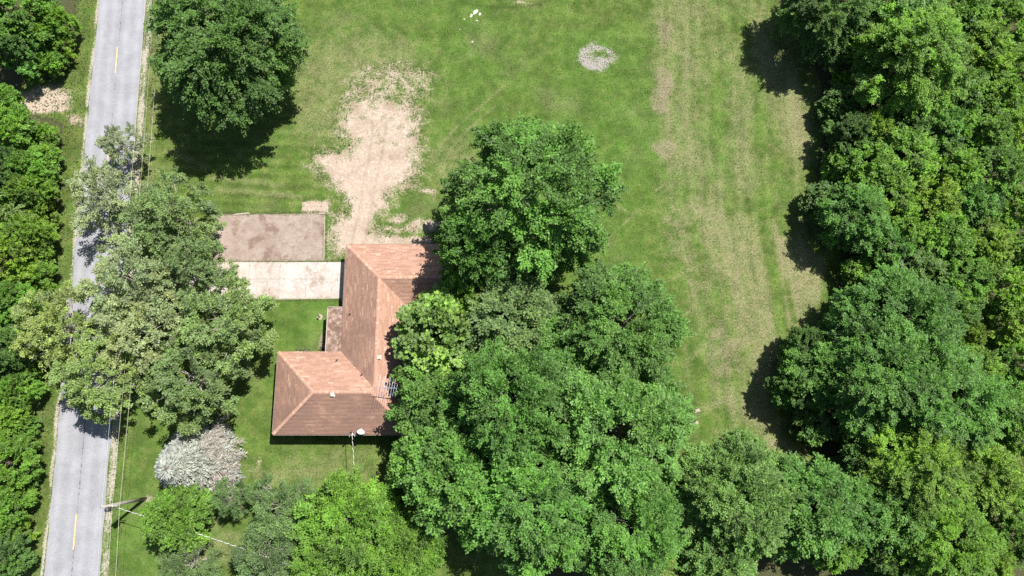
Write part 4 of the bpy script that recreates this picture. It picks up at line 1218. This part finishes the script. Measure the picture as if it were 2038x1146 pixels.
 (1905, 560, 58, 'woodtree', 'wood', 'round crown right above the big feathery maple', 'broadleaf_tree', G_WOOD),
 (1985, 575, 58, 'woodtree', 'fresh', 'light crown near the right border, level with the driveway edge', 'broadleaf_tree', G_WOOD),
 (1890, 625, 48, 'woodtree', 'blue', 'blue-green crown touching the right side of the big feathery maple', 'broadleaf_tree', G_WOOD),
 (2010, 635, 52, 'woodtree', 'yellow', 'yellow-green crown on the right border above the small bare patch', 'broadleaf_tree', G_WOOD),
 (1930, 735, 56, 'woodtree', 'fresh', 'fresh crown left below the small bare patch', 'broadleaf_tree', G_WOOD),
 (2018, 720, 52, 'woodtree', 'wood', 'crown on the right border right of the small bare patch', 'broadleaf_tree', G_WOOD),
 (1920, 668, 34, 'woodtree', 'yellow', 'small yellowish crown just left of the small bare patch', 'broadleaf_tree', G_WOOD),
 (1975, 800, 60, 'woodtree', 'maple', 'green crown at the right border below the small bare patch', 'broadleaf_tree', G_WOOD),
 (2025, 860, 54, 'woodtree', 'wood', 'green crown cut by the right border, lower part', 'broadleaf_tree', G_WOOD),
 (1990, 990, 52, 'woodtree', 'wood', 'pale mixed green crown right of the golden tipped maple', 'broadleaf_tree', G_WOOD),
 (2015, 1070, 52, 'woodtree', 'wood', 'crown close to the lower right corner', 'broadleaf_tree', G_WOOD),
 (1960, 1110, 56, 'woodtree', 'fresh', 'fresh crown on the bottom edge near the lower right corner', 'broadleaf_tree', G_WOOD),
]
def ROOFSIDE(px, py, grp): return grp == G_YARD and 880 <= px <= 1060 and py < 960 and py != 640
for (px, py, rpx, kind, colr, label, name, grp) in TREES:
    tree(px, py, rpx, kind, colr, label, name, 'shrub' if name == 'shrub' else 'tree', grp, zk=0.86 if grp == G_WOOD else (1.7 if px in (950, 876) and py != 672 else 1.2) if ROOFSIDE(px, py, grp) else 1.0)

# ---- blue spruce, half dead
def spruce():
    r = np.random.default_rng(21)
    H, RB = 8.2, 3.75
    base = at(408, 922)
    t = tag(empty('spruce_tree', (base[0], base[1], 0)), 'silver-grey spruce with dead brown twigs on its right side, below the lower roof wing', 'tree', G_YARD)
    m = MB(); m.tube([(0, 0, -.2), (0, 0, H * .5), (0, 0, H * .9)], [.20, .10, .012], 7)
    O, D, N, LN, WD, dead = [], [], [], [], [], []
    tw = MB()
    for k in range(40):
        z = 0.35 + (H - 0.6) * (k / 40) ** 1.05
        R = RB * (1 - z / (H + .4)) ** 0.85 + 0.15
        nb = max(5, int(9 * R ** 0.55 + 5))
        for j in range(nb):
            a = 6.283 * (j + r.uniform(-.3, .3)) / nb + k * 1.9
            L = R * r.uniform(.70, 1.18)
            dirh = np.array([math.cos(a), math.sin(a), 0.0])
            dd = (math.cos(a - 0.25) > 0.55) and z < 4.6 and r.random() < 0.62
            if dd: L *= r.uniform(0.95, 1.2)
            p0 = np.array([0, 0, z]); p1 = p0 + dirh * L + np.array([0, 0, (0.10 if dd else -0.16) * L])
            m.tube([p0, (p0 + p1) / 2 + np.array([0, 0, -.04 * L]), p1], [.045, .03, .012], 4, False)
            n = int(L * (24 if dd else 40)) + (4 if z < H * .7 else 16)
            s = r.uniform((0.25 if z < H * .55 else 0.0) if not dd else 0.3, 1, n) ** 0.75
            side = r.choice([-1, 1], n)
            lat = np.cross(dirh, [0, 0, 1])
            half = (0.30 * L * (1.08 - s) + 0.07)
            q = r.random(n)
            P = p0 + (p1 - p0) * s[:, None] + lat * (side * half * q)[:, None] + dirh * (half * q * .7)[:, None] + r.normal(0, .035, (n, 3))
            P[:, 2] -= 0.05 * q
            dv = unit(dirh * 0.8 + lat * (side * .6)[:, None] + r.normal(0, .3, (n, 3)))
            if dd:
                for i in range(0, n, 2):
                    b0 = p0 + (p1 - p0) * s[i]
                    tw.tube([b0, P[i] + dv[i] * .25], [.014, .006], 3, False)
                keep = r.random(n) < 0.10
                P, dv = P[keep], dv[keep]; n = len(P)
            O.append(P); D.append(dv); N.append(unit(np.tile([0, 0, 1.0], (n, 1)) + r.normal(0, .5, (n, 3))))
            LN.append(r.uniform(.24, .46, n)); WD.append(r.uniform(.08, .13, n)); dead.append(np.full(n, r.random()))
    O, D, N = np.vstack(O), np.vstack(D), np.vstack(N); LN, WD, dead = np.concatenate(LN), np.concatenate(WD), np.concatenate(dead)
    nn = len(O)
    co = leaf_quads(O, D, N, LN, WD)
    ti = np.clip(0.5 + .16 * r.normal(size=nn) + .2 * (dead - .5), 0, 1)
    me = quads_mesh('crown', co, M_LEAF, None, {'tint': ('FACE', ti), 'warm': ('FACE', 0.12 * r.random(nn) * (O[:, 0] > 0)), 'pale': ('FACE', np.zeros(nn))})
    m.build('trunk', M_BARK, t)
    c = link('crown', me, t); c.color = (.33, .345, .35, 1)
    d = tw.build('dead_twigs', M_DEADTWIG, t); tag(d, 'dry brown-grey twigs without needles', kind='stuff')
    return t
spruce()


# ------------------------------------------------------------------ small things in the yard
def rock(r, sx, sy, sz):
    m = MB()
    n = 7
    rings = []
    for i, (q, h) in enumerate(((1.0, 0), (0.95, .5), (0.6, .95))):
        ring = []
        for j in range(n):
            a = 6.283 * j / n
            k = q * r.uniform(.75, 1.15)
            ring.append((math.cos(a) * sx * k, math.sin(a) * sy * k, h * sz * r.uniform(.85, 1.1)))
        rings.append(ring)
    for A, B in zip(rings, rings[1:]):
        for j in range(n): m.poly([A[j], A[(j + 1) % n], B[(j + 1) % n], B[j]])
    m.poly(rings[-1])
    return m
rk = random.Random(8)
for (px, py, s, lab) in ((946, 24, .42, 'largest pale stone of the scatter near the top of the lawn'), (938, 31, .26, 'flat pale stone just lower left of the largest one'),
                         (955, 28, .24, 'pale stone touching the right side of the largest stone'), (949, 41, .14, 'small pale stone just below the largest stone'),
                         (924, 38, .12, 'small pale stone left of the scatter'), (940, 83, .13, 'lone pale stone on the lawn below the scatter'), (915, 58, .09, 'tiny pale stone lying left of the lone stone')):
    p = at(px, py)
    o = rock(rk, s, s * rk.uniform(.5, .8), s * .25).build('stone', M_STONE, None, (p[0], p[1], -0.01))
    o.rotation_euler = (0, 0, rk.uniform(0, 3))
    tag(o, lab, 'stone', 'pale stones on the lawn')
p = at(637, 631)
st = tag(empty('yard_stake', (p[0], p[1], 0)), 'short dark stake in a pale bare circle on the small front lawn', 'stake')
m = MB(); m.tube([(0, 0, -.1), (0, 0, .55)], .045, 6); m.build('post', M_BLACK, st)
m = MB(); m.tube([(0, 0, .52), (0, 0, .62), (0, 0, .7)], [.09, .1, .03], 8); m.build('cap', M_DARKCAN, st)
p = at(657.5, 654)
pot = tag(empty('flower_pot', (p[0], p[1], 0)), 'orange flower pot beside the porch edge', 'flower pot')
m = MB(); m.tube([(0, 0, 0), (0, 0, .35), (0, 0, .36), (0, 0, .42)], [.14, .2, .23, .23], 12); m.build('pot', M_TERRA, pot)
m = MB(); m.tube([(0, 0, .40), (0, 0, .425)], .19, 12); m.build('soil', M_SOIL, pot)
p = at(652.5, 691)
pot = tag(empty('white_urn', (p[0], p[1], 0)), 'white round urn at the lower end of the porch bed', 'urn')
m = MB(); m.tube([(0, 0, 0), (0, 0, .08), (0, 0, .15), (0, 0, .4), (0, 0, .46)], [.16, .1, .1, .24, .25], 12); m.build('bowl', M_WHITE, pot)
m = MB(); m.tube([(0, 0, .45), (0, 0, .47)], .2, 12); m.build('soil', M_SOIL, pot)

def plant_mesh(name, seed, R, n, ln, wd):
    r = np.random.default_rng(seed)
    a = r.uniform(0, 6.28, n); e = r.uniform(.2, 1.2, n)
    D = np.stack([np.cos(a) * np.cos(e), np.sin(a) * np.cos(e), np.sin(e)], 1)
    O = D * (R * r.uniform(.1, .75, n))[:, None]
    N = unit(np.stack([-np.cos(a) * np.sin(e), -np.sin(a) * np.sin(e), np.cos(e)], 1) + .4 * r.normal(size=(n, 3)))
    co = leaf_quads(O, unit(D + .3 * r.normal(size=(n, 3))), N, ln * r.uniform(.7, 1.2, n), wd * r.uniform(.7, 1.2, n))
    return quads_mesh(name, co, M_LEAF, None, {'tint': ('FACE', np.clip(.5 + .2 * r.normal(size=n), 0, 1)), 'warm': ('FACE', r.random(n) * .4), 'pale': ('FACE', (r.random(n) < .3) * .8)})
PL = [plant_mesh('leaf_clump', k, .32, 90, .2, .11) for k in range(3)]
rp = random.Random(12)
names = ['first', 'second', 'third', 'fourth', 'fifth', 'sixth', 'seventh', 'eighth']
for k, (px, py) in enumerate(((657, 633), (656, 641), (655.5, 648), (654, 661), (652, 668), (651, 674), (648, 680))):
    p = at(px, py)
    o = link('bed_plant', PL[k % 3], None, (p[0] - .1, p[1], 0.02)); o.scale = (rp.uniform(.8, 1.2),) * 3; o.rotation_euler = (0, 0, rp.uniform(0, 6))
    o.color = (.16, .19, .11, 1)
    tag(o, f'pale leafy plant in the bed along the porch, {names[k]} from the top', 'plant', 'pale plants in the porch bed')
for k, (px, py) in enumerate(((591, 696), (598, 697), (606, 696), (614, 697), (640, 695), (646, 696))):
    p = at(px, py)
    o = link('bed_plant', PL[(k + 1) % 3], None, (p[0], p[1] + .05, 0.02)); o.scale = (rp.uniform(.5, .8),) * 3; o.rotation_euler = (0, 0, rp.uniform(0, 6))
    o.color = (.15, .17, .10, 1) if k < 4 else (.06, .06, .03, 1)
    tag(o, f'small plant along the upper eave of the lower roof wing, {names[k]} from the left', 'plant', 'small plants along the roof wing')
# a snag of pale dead wood in the gap below the lone maple
p = at(1143, 590, 3.0)
sn = tag(empty('bare_tree', (p[0], p[1], 0)), 'pale bare dead trunk showing in the gap between the lone maple and the cluster', 'dead tree')
m = MB(); m.tube([(0, -1.2, 0), (.1, -.4, 2.2), (.05, .5, 4.0), (0.0, 1.0, 5.0)], [.2, .17, .13, .05], 7); m.build('stem', M_PALEBARK, sn)
m = MB(); m.tube([(.05, -.4, 2.2), (-.9, -1.2, 3.4), (-1.8, -2.6, 4.2)], [.09, .06, .02], 5); m.tube([(.05, .3, 3.6), (.6, .9, 4.4)], [.06, .02], 5); m.build('bough', M_PALEBARK, sn)
p = at(1772, 512, 3.0)
db = tag(empty('dead_brush', (p[0], p[1], 0)), 'heap of bare brown twigs at the notch in the wood edge', 'dead brush')
m = MB()
r = random.Random(4)
for _ in range(70):
    a = r.uniform(0, 6.28); l = r.uniform(.8, 2.2)
    s = Vector((r.gauss(0, .5), r.gauss(0, .5), r.uniform(1.5, 4.2)))
    m.tube([s, s + Vector((math.cos(a) * l, math.sin(a) * l, r.uniform(0, .8)))], [.03, .008], 4, False)
m.tube([(0, 0, 0), (0, 0, 3.6)], [.12, .05], 6)
m.build('twigs', M_DEADTWIG, db)

# ------------------------------------------------------------------ grass and straw lying in the turf: uncountable
def tufts(name, n, xr, yr, keep, hmin, hmax, wid, color, seed, lean):
    r = np.random.default_rng(seed)
    x = r.uniform(*xr, n); y = r.uniform(*yr, n)
    k = keep(x, y, r)
    x, y = x[k], y[k]; n = len(x)
    a = r.uniform(0, 6.28, n); l = r.uniform(hmin, hmax, n); t = r.uniform(lean[0], lean[1], n)
    D = np.stack([np.cos(a) * np.cos(t), np.sin(a) * np.cos(t), np.sin(t)], 1)
    b = a + 1.57 + r.normal(0, .4, n)
    S = np.stack([np.cos(b), np.sin(b), np.zeros(n)], 1) * (wid * r.uniform(.6, 1.3, n))[:, None]
    O = np.stack([x, y, np.full(n, .005)], 1)
    co = np.stack([O - S, O + S, O + D * l[:, None]], 1).reshape(-1, 3)
    me = quads_mesh(name, co, M_LEAF, None, {'tint': ('FACE', np.clip(.5 + .22 * r.normal(size=n), 0, 1)), 'warm': ('FACE', r.random(n) * .6), 'pale': ('FACE', (r.random(n) < .12) * .5)}, nper=3)
    o = link(name, me); o.color = color
    return tag(o, kind='stuff')
def on_lawn(x, y):
    F = ground_fields(x, y)
    u, v = road_uv(x, y)
    hard = (np.abs(v) < 2.9) | ((x > -40.8) & (x < -16.9) & (y > 11.9) & (y < 16.1)) | ((x > -34.3) & (x < -19.6) & (y > 15.7) & (y < 22.4)) | ((x > -23) & (x < -7) & (y > -.6) & (y < 18.2))
    return F, hard, v
def keep_green(x, y, r):
    F, hard, v = on_lawn(x, y)
    return ~hard & (F['wood'] < .5) & (r.random(len(x)) < np.clip(.9 - 1.5 * F['dirt'], .04, 1) * np.clip(1.1 - F['dry'], .3, 1))
def keep_straw(x, y, r):
    F, hard, v = on_lawn(x, y)
    return ~hard & (F['wood'] < .5) & (r.random(len(x)) < np.clip((np.maximum(F['dry'], F['tan']) - .12) * .9, .02, 1) * (F['dirt'] < .5))
def keep_verge(x, y, r):
    F, hard, v = on_lawn(x, y)
    rag = (F['dirt'] > .34) & (F['dirt'] < .62) & (r.random(len(x)) < .25)
    return ~hard & (((v < -3.3) & (v > -9) & (r.random(len(x)) < .55)) | ((v > 3.3) & (v < 4.6) & (r.random(len(x)) < .35)) | rag) & (F['wood'] < .9)
tufts('grass_tufts', 190000, (-58, 42), (-16, 51), keep_green, .07, .17, .035, (.058, .098, .020, 1), 1, (.4, 1.3))
tufts('straw', 60000, (-50, 46), (-16, 51), keep_straw, .10, .26, .018, (.22, .19, .11, 1), 2, (.0, .5))
tufts('verge_weeds', 150000, (-58, 10), (-16, 51), keep_verge, .15, .40, .05, (.075, .105, .026, 1), 3, (.3, 1.2))

PADP, DRP = np.array(pc), np.array([(DX[0], DY[2]), (DX[-1], DY[2]), (DX[-1], DY[0]), (DX[0], DY[0])])
def keep_edge(x, y, r):
    a, d = poly_sd(x, y, PADP), poly_sd(x, y, DRP)
    n = fbm(x, y, 0.9, 15)
    return ((a > -.3) & (a < .22 * n * 2 - .05) & (d < 0.02)) | ((d > -.3) & (d < .16 * n * 2 - .05) & (a < 0))
tufts('edge_grass', 70000, (-41, -16.5), (12.6, 22.8), keep_edge, .06, .15, .03, (.075, .110, .024, 1), 5, (.2, 1.2))
def keep_pad(x, y, r):
    a = poly_sd(x, y, PADP)
    n = fbm(x, y, 0.45, 25)
    return (a > 0.05) & (r.random(len(x)) < np.clip((x + 27.5) / 6, 0.06, 1) * np.clip((n - .38) * 3, 0, 1) * .55)
tufts('dry_debris', 16000, (-33, -19), (16.8, 22.6), keep_pad, .06, .22, .022, (.17, .125, .075, 1), 6, (.0, .4))
